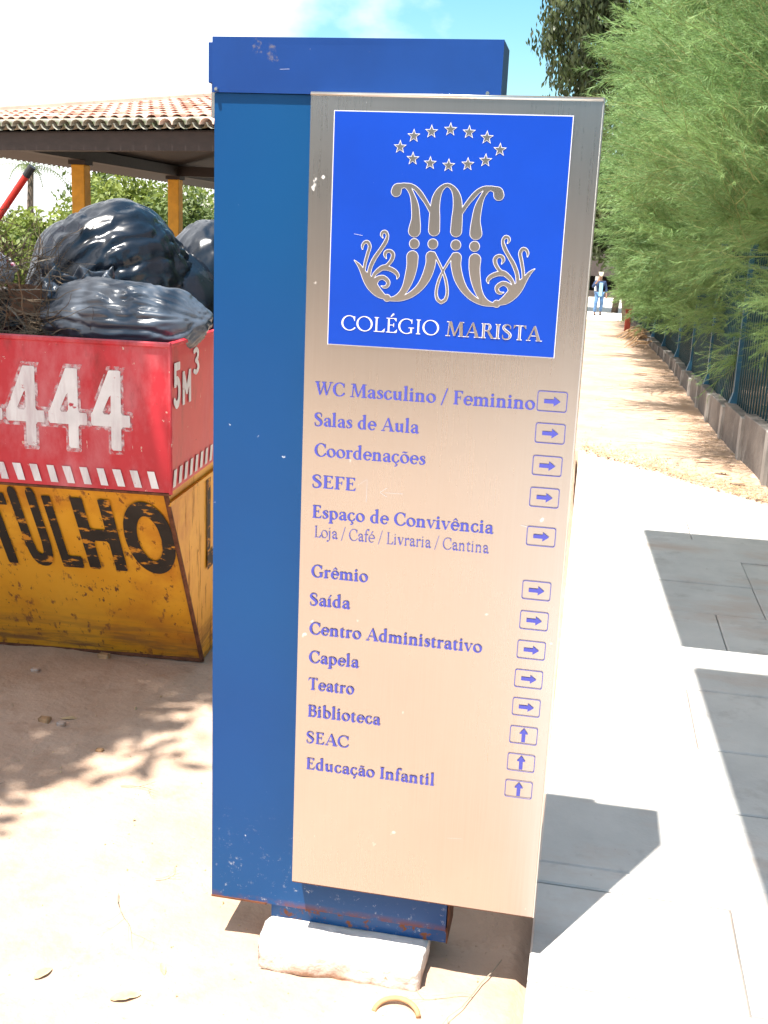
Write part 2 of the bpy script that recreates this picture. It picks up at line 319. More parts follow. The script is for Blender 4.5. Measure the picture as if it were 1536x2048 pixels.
def glyph(c, T=.115, t=.032):
    """serif letterforms: returns primitives and advance width (em units, x-height .42, capitals .64)"""
    P = []; H = T/2; h = t/2; X = .42; K = .64; A = .70
    def st(x, y0, y1, wd=T): P.append(('b', x-wd/2, y0, x+wd/2, y1))
    def sf(x, y, a=.085, b=.085, s=1):    # foot or head serif with brackets
        P.append(('b', x-H-a+.03, y if s > 0 else y-t, x+H+b-.03, y+t if s > 0 else y))
        P.append(('g', [(x-H-.03, y+s*h), (x+H+.03, y+s*h), (x+H*.9, y+s*.07), (x-H*.9, y+s*.07)] if s > 0 else [(x-H*.9, y-.07), (x+H*.9, y-.07), (x+H+.03, y-h), (x-H-.03, y-h)]))
    def flag(x, y): P.append(('g', [(x-H-.055, y-.045), (x-H+.005, y-.075), (x+H, y-.02), (x+H, y+.012), (x-H, y-.012)][::1]))
    def pth(*q): P.append(('p', q))
    def lin(*q): P.append(('s', q))
    def ring(cx, cy, rx, ry, a0=0, a1=360, TT=None, tt=None, tilt=15):
        TT = TT or T; tt = tt or t; q = []
        for k in range(25):
            a = math.radians(a0+(a1-a0)*k/24); wd = tt+(TT-tt)*abs(math.cos(a-math.radians(tilt)))**1.4
            q.append((cx+(rx-wd/2)*math.cos(a), cy+(ry-wd/2)*math.sin(a), wd/2))
        P.append(('s', q))
    def acc(k, x, y):
        if k == 'acute': lin((x-.03, y, .014), (x+.06, y+.11, .036))
        if k == 'circ': lin((x-.1, y, .014), (x, y+.10, .024)); lin((x+.1, y, .014), (x, y+.10, .024))
        if k == 'tilde': pth((x-.12, y+.015, .01), (x-.06, y+.055, .024), (x+.05, y+.025, .024), (x+.12, y+.06, .01))
    def ced(x): lin((x, 0, .014), (x-.01, -.06, .014)); pth((x-.01, -.06, .016), (x+.05, -.09, .026), (x+.04, -.15, .026), (x-.05, -.18, .014))
    base = {'ç': 'c', 'õ': 'o', 'ê': 'e', 'í': 'i', 'é': 'e', 'ã': 'a', 'É': 'E'}.get(c, c)
    ad = .5
    if base == 'o': ring(.24, .21, .225, .222); ad = .48
    elif base == 'c': ring(.235, .21, .215, .222, 62, 318, tilt=180); lin((.33, .36, .042), (.33, .36, .04)); ad = .42
    elif base == 'e': ring(.235, .21, .215, .222, 8, 305, tilt=180); P.append(('b', .06, .205, .43, .205+t*1.35)); P.append(('g', [(.36, .205), (.445, .205), (.43, .30), (.37, .30)])); ad = .45
    elif base == 'a':
        pth((.08, .31, .04), (.10, .375, .025), (.20, .405, .018), (.29, .36, H*.8), (.31, .26, H), (.31, .1, H), (.34, .02, .035), (.43, .04, .01))
        pth((.30, .255, .014), (.16, .21, .03), (.085, .11, H*.95), (.15, .025, .032), (.24, .035, .02), (.30, .08, .014)); ad = .43
    elif base == 'n': st(.12, 0, .40); flag(.12, X); sf(.12, 0); pth((.15, .32, .016), (.26, .39, .03), (.36, .33, H), (.37, .2, H)); st(.37, 0, .24); sf(.37, 0); ad = .52
    elif base == 'm':
        st(.12, 0, .40); flag(.12, X); sf(.12, 0)
        for x in (.37, .62): pth((x-.22, .32, .016), (x-.11, .39, .03), (x-.01, .33, H), (x, .2, H)); st(x, 0, .24); sf(x, 0)
        ad = .77
    elif base == 'r': st(.12, 0, .40); flag(.12, X); sf(.12, 0); pth((.15, .30, .016), (.22, .38, .022), (.29, .385, .04), (.31, .37, .04)); ad = .36
    elif base == 'i': st(.12, 0, .40); flag(.12, X); sf(.12, 0); ad = .27; 
    elif base == 'l': st(.12, 0, .69); flag(.12, A); sf(.12, 0); ad = .27
    elif base == 'j': st(.12, 0, .40); flag(.12, X); pth((.12, .02, H), (.11, -.08, H*.8), (.02, -.17, .02), (-.03, -.15, .03)); ad = .26
    elif base == 'u': pth((.12, .22, H), (.13, .09, H), (.22, .03, .03), (.33, .09, .016)); st(.12, .2, .40); flag(.12, X); st(.36, .03, .40); flag(.36, X); P.append(('b', .36, 0, .45, t)); ad = .51
    elif base == 's': pth((.29, .30, .016), (.27, .375, .02), (.18, .405, .02), (.09, .33, H*.8), (.16, .24, H*.95), (.25, .17, H*.95), (.27, .09, H*.8), (.17, .015, .02), (.07, .04, .02), (.05, .12, .016)); ad = .34
    elif base == 'p': st(.12, -.22, .40); flag(.12, X); sf(.12, -.22); ring(.25, .21, .215, .222, -130, 130); ad = .50
    elif base == 'b': st(.12, .02, .69); flag(.12, A); ring(.25, .21, .215, .222, -140, 130); ad = .50
    elif base == 'd': ring(.235, .21, .215, .222, 50, 310, tilt=180); st(.35, .03, .69); flag(.35, A); P.append(('b', .35, 0, .44, t)); ad = .50
    elif base == 't': st(.13, .08, .46); P.append(('g', [(.04, .385), (.19, .385), (.19, .53)])); P.append(('b', .04, .385, .29, .42)); pth((.13, .10, H), (.15, .03, H*.8), (.22, .012, .02), (.29, .05, .012)); ad = .32
    elif base == 'f': st(.13, 0, .56); sf(.13, 0); P.append(('b', .03, .385, .28, .42)); pth((.13, .5, H), (.15, .62, H*.8), (.24, .69, .025), (.32, .66, .04)); ad = .30
    elif base == 'v': P.append(('g', [(.03, .41), (.20, .0), (.25, .0), (.15, .41)])); P.append(('g', [(.20, .0), (.25, .0), (.40, .41), (.37, .41)])); P.append(('b', 0, .42-t, .19, .42)); P.append(('b', .30, .42-t, .45, .42)); ad = .45
    elif base == 'O': ring(.34, .32, .325, .335, TT=T*1.08); ad = .68
    elif base == 'C': ring(.34, .32, .325, .335, 52, 318, TT=T*1.08, tilt=180); P.append(('b', .545-t*.5, .42, .545+t*.5, .62)); lin((.53, .52, .03), (.545, .60, .02)); ad = .61
    elif base == 'G': ring(.34, .32, .325, .335, 52, 300, TT=T*1.08, tilt=180); P.append(('b', .545-t*.5, .44, .545+t*.5, .63)); st(.53, .03, .27); P.append(('b', .42, .27-t, .64, .27)); ad = .67
    elif base == 'S': pth((.38, .47, .016), (.36, .58, .02), (.24, .635, .022), (.11, .57, H*.85), (.10, .46, H*.95), (.2, .365, H*1.05), (.33, .27, H*1.05), (.38, .17, H), (.33, .05, H*.7), (.2, .0, .02), (.09, .04, .02), (.06, .17, .016)); ad = .48
    elif base == 'E': st(.14, 0, K); P.extend([('b', .04, 0, .46, t), ('b', .04, K-t, .44, K), ('b', .14, .32, .34, .32+t), ('g', [(.46, t), (.36, t), (.47, .15)][::-1] if 0 else [(.34, .01), (.46, .01), (.48, .16)]), ('g', [(.44, .49), (.44, .63), (.33, .63)]), ('b', .325, .25, .35, .42)]); ad = .51
    elif base == 'F': st(.14, 0, K); sf(.14, 0); P.extend([('b', .04, K-t, .44, K), ('b', .14, .31, .34, .31+t), ('g', [(.44, .49), (.44, .63), (.33, .63)]), ('b', .325, .24, .35, .41)]); ad = .47
    elif base == 'L': st(.14, 0, K); sf(.14, K, s=-1); P.extend([('b', .04, 0, .46, t), ('g', [(.34, .01), (.46, .01), (.48, .17)])]); ad = .49
    elif base == 'I': st(.14, 0, K); sf(.14, 0); sf(.14, K, s=-1); ad = .29
    elif base == 'T': st(.28, 0, K); sf(.28, 0); P.extend([('b', .03, K-t, .53, K), ('g', [(.02, .48), (.13, .63), (.035, .63)]), ('g', [(.54, .48), (.525, .63), (.43, .63)])]); ad = .56
    elif base == 'B': st(.14, 0, K); P.extend([('b', .04, 0, .26, t), ('b', .04, K-t, .26, K), ('b', .14, .33, .26, .33+t)]); pth((.25, .625, h), (.37, .59, H*.7), (.40, .49, H), (.35, .37, H*.6), (.25, .345, h)); pth((.25, .345, h), (.40, .31, H*.7), (.44, .18, H), (.39, .05, H*.7), (.25, .015, h)); ad = .53
    elif base == 'R': st(.14, 0, K); sf(.14, 0); P.extend([('b', .04, K-t, .26, K), ('b', .14, .31, .26, .31+t)]); pth((.25, .625, h), (.37, .59, H*.7), (.40, .48, H), (.35, .35, H*.6), (.25, .325, h)); P.append(('g', [(.46, 0), (.58, 0), (.36, .34), (.26, .34)])); P.append(('b', .46, 0, .62, t)); ad = .59
    elif base == 'A': P.append(('g', [(.46, 0), (.60, 0), (.36, .66), (.30, .62)])); P.append(('g', [(.06, 0), (.10, 0), (.35, .64), (.31, .64)])); P.extend([('b', .0, 0, .19, t), ('b', .40, 0, .66, t), ('b', .16, .2, .50, .2+t)]); ad = .65
    elif base == 'M': P.append(('g', [(.08, 0), (.12, 0), (.17, .64), (.13, .64)])); P.append(('g', [(.34, .02), (.40, .02), (.24, .64), (.12, .64)])); P.append(('g', [(.34, .02), (.40, .02), (.63, .64), (.59, .64)])); P.append(('g', [(.60, 0), (.72, 0), (.69, .64), (.57, .64)])); P.extend([('b', .0, 0, .2, t), ('b', .54, 0, .79, t), ('b', .04, K-t, .2, K), ('b', .6, K-t, .76, K)]); ad = .80
    elif base == 'W':
        for dx in (0, .31): P.append(('g', [(.22+dx, 0), (.27+dx, 0), (.16+dx, .64), (.04+dx, .64)])); P.append(('g', [(.22+dx, 0), (.27+dx, 0), (.47+dx, .64), (.43+dx, .64)]))
        P.extend([('b', .0, K-t, .22, K), ('b', .32, K-t, .54, K), ('b', .68, K-t, .86, K)]); ad = .84
    elif base == '/': lin((.02, -.06, t*.75), (.26, .70, t*.75)); ad = .30
    elif base == ' ': ad = .24
    if c == 'ç': ced(.24)
    if c == 'õ': acc('tilde', .24, .49)
    if c == 'ã': acc('tilde', .22, .49)
    if c == 'ê': acc('circ', .24, .48)
    if c == 'é': acc('acute', .22, .48)
    if c == 'í': acc('acute', .12, .48)
    if c == 'É': acc('acute', .25, .70)
    if c in 'ij': lin((.11, .55, H*1.05), (.112, .55, H*1.05))
    # make every polygon counter-clockwise
    for i, p in enumerate(P):
        if p[0] == 'g':
            q = p[1]; a = sum(q[k][0]*q[(k+1) % len(q)][1]-q[(k+1) % len(q)][0]*q[k][1] for k in range(len(q)))
            if a < 0: P[i] = ('g', q[::-1])
    return P, ad
_gc = {}
def glyph_mesh(c, T, t, h=.018):
    k = (c, T, t)
    if k not in _gc:
        P, ad = glyph(c, T, t); _gc[k] = (contour(P, (-.12, -.26, .92, .86), h, .002) if P else ([], []), ad)
    return _gc[k]
def text_obj(name, s, xa, xb, z, em, y, m, parent, T=.115, t=.032, **k):
    x = 0; V = []; F = []
    for c in s:
        (v, f), ad = glyph_mesh(c, T, t); b = len(V); V += [(a+x, e) for a, e in v]; F += [tuple(i+b for i in q) for q in f]; x += ad
    lo = min(a for a, e in V); hi = max(a for a, e in V); sx = (xb-xa)/(hi-lo)
    VV = [(xa+(a-lo)*sx, y, z+e*em) for a, e in V]
    return put(name, meshdata(name, VV, F, m), parent, **k)

# ================================================================== GROUND
def cinterp(x, xs, ys): return np.interp(x, xs, ys)
def path_edge(x): return 7.75-1.12*np.clip(x, 0, 4)
def vnoise(X, Y, sc, seed):
    """smooth value noise"""
    g = np.random.default_rng(seed).random((64, 64)); x = X*sc; y = Y*sc; xi = np.floor(x).astype(int); yi = np.floor(y).astype(int)
    fx = x-xi; fy = y-yi; fx = fx*fx*(3-2*fx); fy = fy*fy*(3-2*fy); q = lambda a, b: g[a % 64, b % 64]
    return (q(xi, yi)*(1-fx)+q(xi+1, yi)*fx)*(1-fy)+(q(xi, yi+1)*(1-fx)+q(xi+1, yi+1)*fx)*fy-.5
def ground_h(X, Y):
    e = path_edge(X)+.10*vnoise(X, Y, 2.3, 5)+.05*vnoise(X, Y, 9, 6)
    up = np.clip((Y-e+.05)/.12, 0, 1)*(X > -.02)
    upl = np.clip((Y-4.8)/3, 0, 1)*(X <= -.02)
    z = .112*np.maximum(up, upl)
    near = (X < .0)*np.clip((8-Y)/2, 0, 1)
    z = z+np.where((X > -.02) & (Y < e), -.02, 0)
    n = .018*vnoise(X, Y, 1.7, 1)+.010*vnoise(X, Y, 6, 2)+.006*vnoise(X, Y, 18, 3)+.0035*vnoise(X, Y, 45, 4)
    z = z+n*np.where((X > -.02) & (Y < e), 0, 1)*np.clip((30-Y)/10, 0, 1)*np.where(Y > e, .6, 1)
    drop = np.clip((Y-22.6)/.5, 0, 1); z = z-drop*1.42
    return z
xs = np.unique(np.concatenate([np.array([-900, -300, -120, -60, -40, -25, -15, -9, -6]), np.arange(-4, 2.2, .022), np.arange(2.3, 6, .3), np.array([8, 12, 20, 35, 60, 120, 300, 900])]))
ys = np.unique(np.concatenate([np.array([-600, -200, -80, -40, -20, -10, -5, -2, -.5, .5]), np.arange(1.2, 5.2, .022), np.arange(5.2, 9.5, .04), np.arange(9.6, 24, .12), np.array([26, 30, 36, 44, 55, 70, 100, 180, 400, 1500])]))
X, Y = np.meshgrid(xs, ys); Z = ground_h(X, Y); nx, ny = len(xs), len(ys)
ii = (np.arange(ny-1)[:, None]*nx+np.arange(nx-1)[None]).ravel(); F = np.stack([ii, ii+1, ii+1+nx, ii+nx], 1)
put('ground', meshdata('ground', np.stack([X, Y, Z], -1), F, M['sand'], True), kind='structure')

# paved path: slabs laid in rows, on a dark bed
pav = empty('pavement', kind='structure')
MB().box(-.012, 4.6, -6, 8.3, -.05, .088).build('joint_bed', M['pave_joint'], pav)
rows = [-5.9, -5.2, -4.5, -3.8, -3.1, -2.4, -1.7, -1.0, -.3, .3, .75, 1.15, 1.55, 1.93, 2.285, 2.375, 2.74, 3.115, 3.57, 3.98, 4.41, 4.83, 5.24, 5.60, 6.02, 6.45, 6.9, 7.35, 7.8, 8.25]
slab_me = {}
for r, (a, b) in enumerate(zip(rows[:-1], rows[1:])):
    x = -.016; first = True
    off = [.82, .44, 1.1, .62][r % 4]
    if abs(a-4.83) < .01 or abs(a-4.41) < .01: off = .82
    while x < 4.4:
        wd = off if first else .86+.12*random.random(); first = False; x1 = min(x+wd, 4.5); g = .0022
        dz = random.uniform(-.003, .003); tilt = random.uniform(-.002, .002)
        m = MB(); z0, z1 = .05, .1+dz
        rr = .004
        lo = (x+g, x1-g, a+g, b-g)
        V = [(lo[0], lo[2], z0), (lo[1], lo[2], z0), (lo[1], lo[3], z0), (lo[0], lo[3], z0),
             (lo[0], lo[2], z1-rr), (lo[1], lo[2], z1-rr), (lo[1], lo[3], z1-rr+tilt), (lo[0], lo[3], z1-rr+tilt),
             (lo[0]+rr, lo[2]+rr, z1), (lo[1]-rr, lo[2]+rr, z1), (lo[1]-rr, lo[3]-rr, z1+tilt), (lo[0]+rr, lo[3]-rr, z1+tilt)]
        Fq = [(0, 1, 5, 4), (1, 2, 6, 5), (2, 3, 7, 6), (3, 0, 4, 7), (4, 5, 9, 8), (5, 6, 10, 9), (6, 7, 11, 10), (7, 4, 8, 11), (8, 9, 10, 11)]
        m.add(V, Fq).build('slab', M['pave'], pav); x = x1

# ================================================================== SIGN
sg = empty('directory_sign', (-.4, 2.1, 0), label='tall blue and brushed steel school directory sign on a concrete block', cat='sign')
def P(o): o.parent = sg; o.matrix_parent_inverse = Matrix.Translation((.4, -2.1, 0)); return o
YF, YP = 2.04, 1.985
def dented_box(x0, x1, y0, y1, z0, z1, n=14, amp=.0012, seed=0):
    """box whose front face is a subdivided, very slightly uneven sheet"""
    m = MB(); V = []; F = []
    for j in range(n*3+1):
        for i in range(n+1):
            u, v = i/n, j/(n*3); e = min(u, 1-u, v, 1-v)*8; e = min(1, e)
            x = x0+(x1-x0)*u; z = z0+(z1-z0)*v
            V.append((x, y0+e*amp*mnoise.noise(Vector((x*3+seed, z*2.2, seed))), z))
    for j in range(n*3):
        for i in range(n): q = j*(n+1)+i; F.append((q, q+1, q+n+2, q+n+1))
    m.add(V, F)
    m.add([(x0, y0, z0), (x1, y0, z0), (x1, y1, z0), (x0, y1, z0), (x0, y0, z1), (x1, y0, z1), (x1, y1, z1), (x0, y1, z1)],
          [(3, 2, 1, 0), (4, 5, 6, 7), (1, 2, 6, 5), (2, 3, 7, 6), (3, 0, 4, 7)])
    return m
P(dented_box(-.728, -.198, YF, 2.16, .101, 1.796, seed=3, amp=.002).build('post', M['blue'], None))
P(dented_box(-.7305, -.1945, YF-.006, 2.145, 1.797, 1.893, seed=5, amp=.001, n=8).build('cap', M['blue_cap'], None, label='blue cap box along the top of the sign'))
P(MB().box(-.744, -.7315, 2.05, 2.11, 1.815, 1.886).build('side_plate', M['blue_cap'], None, bevel=.001))
P(MB().box(-.7415, -.7285, 2.06, 2.10, 1.755, 1.814).build('hinge', M['steel_edge'], None))
P(MB().box(-.592, -.197, 2.052, 2.15, .064, .1005).build('pedestal', M['blue_base'], None))
P(MB().box(-.1965, -.1935, 2.05, 2.152, .064, .19).build('rusty_edge_plate', M['rust'], None, label='rusty side edge of the base'))
P(MB().box(-.7285, -.60, YF-.0012, YF+.01, .0985, .103).build('rust_strip', M['rust'], None))
for (sx, sz, s) in ((-.722, 1.802, .0042), (-.218, 1.8035, .0045)):
    m = MB(); m.tube([(sx, YF-.006, sz), (sx, YF-.011, sz)], [s, s*.7], 12); o = P(m.build('screw', M['screw'], None, smooth=False))
# steel panel: folded sheet box
X0, X1, Z0, Z1 = -.528, -.0145, .2045, 1.791
P(dented_box(X0, X1, YP, YP+.172, Z0, Z1, n=16, amp=.0016, seed=8).build('steel_panel', M['steel'], None, label='brushed stainless steel panel with blue lettering'))
P(MB().box(X0, X1, YP-.0012, YP+.174, Z1, Z1+.0035).box(X1, X1+.0022, YP-.0012, YP+.174, Z0, Z1+.0035).build('steel_edging', M['steel_edge'], None))
P(MB().tube([(X0, YP+.0005, Z1+.001), (X1, YP+.0005, Z1+.001)], .0036, 10).tube([(X1+.0005, YP+.001, Z0), (X1+.0005, YP+.001, Z1)], .0018, 8).build('rolled_edge', M['steel_edge'], None, smooth=True))
P(MB().box(X0+.001, X1-.001, YP+.0005, YP+.15, Z0-.0022, Z0-.0002).build('lower_edging', M['rust'], None))
yl = YP-.0024
# logo square
P(MB().box(-.4842, -.0624, YP-.0028, YP-.0008, 1.3505, 1.7647).build('logo_border', M['etch'], None))
P(MB().box(-.4826, -.0640, YP-.0034, YP-.0026, 1.3521, 1.7631).build('logo_panel', M['logo_blue'], None, label='bright blue square with stars and crest'))
yq = YP-.0040
EMB = {
 'hook': [(-365.4, 1629.7, 9.1), (-363.8, 1635.1, 8.1), (-357.7, 1639.0, 5.0), (-349.1, 1640.5, 4.1), (-342.7, 1636.0, 4.2), (-335.9, 1624.3, 4.3), (-330.3, 1606.8, 6.6), (-327.7, 1585.6, 7.7), (-328.3, 1571.3, 9.9), (-329.1, 1562.9, 10.9)],
 'diag': [(-350.4, 1641.1, 3.4), (-340.4, 1640.8, 3.4), (-330.3, 1636.2, 3.6), (-321.2, 1627.1, 4.2), (-310.5, 1613.4, 3.6), (-302.4, 1600.7, 3.4), (-297.6, 1591.5, 3.0)],
 'arch': [(-273.5, 1643.9, 3.0), (-280.0, 1641.4, 3.6), (-287.6, 1633.0, 5.5), (-292.4, 1619.9, 7.5), (-293.9, 1603.4, 8.4), (-293.7, 1586.9, 9.6), (-293.4, 1565.6, 10.2)],
 'dot1': [(-328.2, 1540.5, 9), (-328.1, 1540.5, 9)], 'dot2': [(-294.4, 1541.5, 9), (-294.2, 1541.5, 9)],
 'j1': [(-330.3, 1517.5, 10.6), (-330.4, 1501.5, 9.8), (-333.9, 1481.9, 8.8), (-339.4, 1464.5, 6.8), (-347.6, 1450.6, 5.5), (-358.7, 1442.4, 4.2), (-371.3, 1439.6, 3.0)],
 'j2': [(-296.7, 1519.6, 9.1), (-296.7, 1505.5, 8.9), (-303.1, 1483.4, 8.3), (-314.1, 1464.6, 6.5), (-329.8, 1450.3, 5.2), (-348.5, 1441.7, 3.9), (-366.2, 1440.1, 3.4)],
 'loop': [(-292.1, 1524.4, 3.6), (-285.4, 1515.7, 2.2), (-278.5, 1503.9, 2.0), (-272.9, 1493.3, 2.0), (-267.0, 1477.9, 2.4), (-263.4, 1458.6, 2.4), (-266, 1445.1, 2.9), (-273.5, 1439.2, 2.9)],
 'ball': [(-374.0, 1441.9, 6.5), (-373.9, 1441.9, 6.5)],
 'leaf': [(-376.6, 1442.4, 3.2), (-389.7, 1449.7, 7.5), (-401.7, 1461.4, 9.6), (-411.2, 1473.3, 8.6), (-420.7, 1486.3, 4.9), (-428.8, 1498.2, 2.9), (-437.5, 1506.3, 0.7)],
 'c1': [(-419.3, 1485.2, 2.4), (-417.4, 1501.2, 2.6), (-413.0, 1519.6, 2.9), (-409.9, 1531.9, 2.9), (-413.8, 1539.6, 2.9), (-420.1, 1538.7, 2.4), (-423.5, 1532.5, 2.1), (-423.2, 1526.5, 0.7)],
 'c2': [(-410.5, 1473.3, 3.4), (-407.5, 1494.3, 3.4), (-400.0, 1511.7, 3.5), (-389.2, 1527.9, 3.2), (-380.9, 1541.6, 3.3), (-377.8, 1552.5, 2.5), (-381.7, 1559.0, 2.7), (-387.3, 1558.2, 2.4), (-389.0, 1553.3, 2.1), (-386.2, 1548.0, 0.6)],
 'c3': [(-403.4, 1471.2, 2.6), (-398.8, 1483.7, 3.2), (-386.5, 1494.7, 4.2), (-376.5, 1500.0, 3.0), (-368.1, 1510.7, 3.2), (-366.3, 1520.5, 3.4), (-372.0, 1525.7, 2.9), (-378.9, 1524.2, 2.9), (-381.2, 1518.6, 2.6), (-378.3, 1512.1, 0.6)],
 'br': [(-386.5, 1494.7, 3.6), (-373.8, 1494.9, 3.9), (-362.1, 1490.3, 3.8), (-355.7, 1483.3, 2.9), (-357.1, 1477.1, 0.6)],
 'c4': [(-400.7, 1466.4, 6.5), (-392.1, 1476.0, 4.2), (-382.0, 1478.1, 3.9), (-373.3, 1471.4, 3.6), (-374.3, 1464.0, 3.1), (-379.9, 1461.1, 2.2), (-385.8, 1462.8, 0.6)],
 'body': [(-399.2, 1461.6, 7.8), (-389.8, 1450.9, 5.5), (-381.8, 1445.2, 3.2)]}
pr = []
for k, q in EMB.items():
    pr.append(('p' if len(q) > 2 else 's', q)); pr.append(('p' if len(q) > 2 else 's', [(-547.0-x, z, r) for x, z, r in q]))
for nm, off, yy, mm in (('crest_outline', .45, yq, M['etch']), ('crest', -.55, yq-.0003, M['steel'])):
    v, f = contour(pr, (-445, 1425, -102, 1660), 1.15, off); P(put(nm, meshdata(nm, [(a/1e3, yy, b/1e3) for a, b in v], f, mm)))
for sx, sz in [(-0.3381, 1.7258), (-0.307, 1.7336), (-0.2736, 1.7381), (-0.2406, 1.7344), (-0.2089, 1.7262), (-0.1848, 1.7066), (-0.2088, 1.6882), (-0.2397, 1.681), (-0.2735, 1.678), (-0.3066, 1.6808), (-0.338, 1.6876), (-0.3618, 1.7066)]:
    sz -= .001
    for q, (rad, yy, mm) in enumerate(((.0122, yq, M['etch']), (.0094, yq-.0003, M['steel']))):
        V = [(sx, yy, sz)]+[(sx+(rad if k % 2 == 0 else rad*.42)*math.sin(k*math.pi/5), yy, sz+(rad if k % 2 == 0 else rad*.42)*math.cos(k*math.pi/5)) for k in range(10)]
        o = put('star_outline' if q == 0 else 'star', meshdata('star', V, [(0, 1+k, 1+(k+1) % 10) for k in range(10)], mm)); P(o)
P(text_obj('name_lettering', 'COLÉGIO', -.4581, -.2748, 1.3795, .0415, yq, M['etch'], None, T=.066, t=.028))
P(text_obj('name_lettering', 'MARISTA', -.2625, -.0868, 1.3795, .0415, yq, M['etch'], None, T=.108, t=.034))
P(text_obj('name_lettering_fill', 'MARISTA', -.2617, -.0876, 1.3802, .0403, yq-.0006, M['steel'], None, T=.048, t=.010))
LINES = [('WC Masculino / Feminino', -.5059, -.0905, 1.2545), ('Salas de Aula', -.5054, -.3024, 1.1945), ('Coordenações', -.5037, -.2874, 1.1355), ('SEFE', -.5065, -.4201, 1.0734), ('Espaço de Convivência', -.5042, -.1498, 1.0128), ('Loja / Café / Livraria / Cantina', -.4993, -.156, .9736), ('Grêmio', -.5035, -.3892, .8913), ('Saída', -.505, -.4222, .832), ('Centro Administrativo', -.5042, -.1564, .7708), ('Capela', -.5037, -.4, .7096), ('Teatro', -.5034, -.4082, .6509), ('Biblioteca', -.5026, -.3506, .5912), ('SEAC', -.5043, -.4148, .5323), ('Educação Infantil', -.5028, -.2343, .4729)]
for s, a, b, z in LINES:
    lt = s.startswith('Loja')
    P(text_obj('text_line', s, a, b, z, .0395 if not lt else .036, yl, M['print_light'] if lt else M['print_blue'], None, T=.055 if lt else (.118 if s not in ('SEAC',) else .095), t=.02 if lt else .036))
BOX = [(-.060, 1.272), (-.059, 1.213), (-.0596, 1.152), (-.06, 1.0915), (-.0603, 1.0159), (-.0608, .9088), (-.0607, .848), (-.0615, .7877), (-.062, .7274), (-.0622, .6678), (-.0629, .6078), (-.0636, .5484), (-.0642, .49)]
def rrect(hw, hh, r, n=5):
    o = []
    for cx, cy, a0 in ((hw-r, hh-r, 0), (-hw+r, hh-r, 90), (-hw+r, -hh+r, 180), (hw-r, -hh+r, 270)):
        for k in range(n+1): a = math.radians(a0+90*k/n); o.append((cx+r*math.cos(a), cy+r*math.sin(a)))
    return o
a_, b_ = rrect(.0272, .0188, .0045), rrect(.0259, .0175, .0036); n_ = len(a_)
box_me = meshdata('arrow_frame', [(x, 0, z) for x, z in a_]+[(x, 0, z) for x, z in b_], [(k, (k+1) % n_, n_+(k+1) % n_, n_+k) for k in range(n_)], M['print_blue'])
AR = [(-.0145, -.0036), (.003, -.0036), (.003, -.0088), (.015, 0), (.003, .0088), (.003, .0036), (-.0145, .0036)]
arrow_me = meshdata('arrow', [(x, 0, z) for x, z in AR], [(0, 1, 5, 6), (2, 3, 4), (1, 2, 4, 5)], M['print_blue'])
for i, (x, z) in enumerate(BOX):
    fr = put('arrow_frame', box_me, loc=(x, yl, z)); P(fr)
    ar = put('arrow', arrow_me, fr, loc=(0, 0, 0))
    if i >= 10: ar.rotation_euler = (0, -math.pi/2, 0)

for k, (x, z, dx, dz, wd) in enumerate([(-.415, 1.086, .016, .012, .0003), (-.398, 1.098, 0, -.045, .0003), (-.372, 1.075, .014, .010, .0003), (-.372, 1.075, .014, -.008, .0003), (-.362, 1.075, .035, .001, .0003), (-.10, 1.035, .014, -.002, .0005), (-.44, 1.553, .016, -.002, .0004), (-.2, .36, .03, .003, .0003), (-.60, 1.838, .018, .001, .0003)]):
    yy = (YP-.0042 if z > 1.36 else YP-.0026) if x > -.53 and z < 1.79 else YF-.0085
    if x < -.55 and z < 1.79: yy = YF-.0035
    a_ = Vector((x, yy, z)); b_ = Vector((x+dx, yy, z+dz)); n3 = Vector((-dz, 0, dx)).normalized()*wd
    P(MB().add([a_-n3*.2, b_-n3, b_+n3*.3, a_+n3], [(0, 1, 2, 3)]).build('scratch', M['etch'], None))
# ================================================================== concrete block, kerb chips, small finds
def lumpy_block(x0, x1, y0, y1, z0, z1, n=(30, 16, 7), amp=.008, seed=1):
    V = []; idx = {}; F = []
    def vid(i, j, k):
        if (i, j, k) not in idx:
            u, v, w_ = i/n[0], j/n[1], k/n[2]; p = Vector((x0+(x1-x0)*u, y0+(y1-y0)*v, z0+(z1-z0)*w_))
            c = Vector(((x0+x1)/2, (y0+y1)/2, (z0+z1)/2)); q = p-c; r = .016
            edge = sum(1 for a in (u, v, w_) if a in (0, 1))
            q = Vector((q.x*(1-.012*(edge > 1)), q.y*(1-.05*(edge > 1)), q.z*(1-.09*(edge > 1))))
            nn = mnoise.noise(p*14+Vector((seed, 0, 0)))*amp+mnoise.noise(p*45)*amp*.5
            d = q.normalized(); idx[(i, j, k)] = len(V); V.append(tuple(c+q+d*nn))
        return idx[(i, j, k)]
    for a, b, c_, fx in ((0, 1, 2, 0), (0, 1, 2, 1), (0, 2, 1, 0), (0, 2, 1, 1), (1, 2, 0, 0), (1, 2, 0, 1)):
        for i in range(n[a]):
            for j in range(n[b]):
                def g(di, dj):
                    q = [0, 0, 0]; q[a] = i+di; q[b] = j+dj; q[c_] = n[c_] if fx else 0; return vid(*q)
                F.append((g(0, 0), g(1, 0), g(1, 1), g(0, 1)))
    return V, F
v, f = lumpy_block(-.598, -.236, 1.958, 2.2, -.012, .062)
put('concrete_block', meshdata('concrete_block', v, f, M['concrete'], True), label='whitewashed concrete block under the foot of the sign', cat='block')
m = MB(); pts = [(-.272+.047*math.cos(a)*1.0, 1.872+.040*math.sin(a), .004+.012*max(0, math.sin(a))) for a in np.linspace(.2, math.pi-.1, 14)]
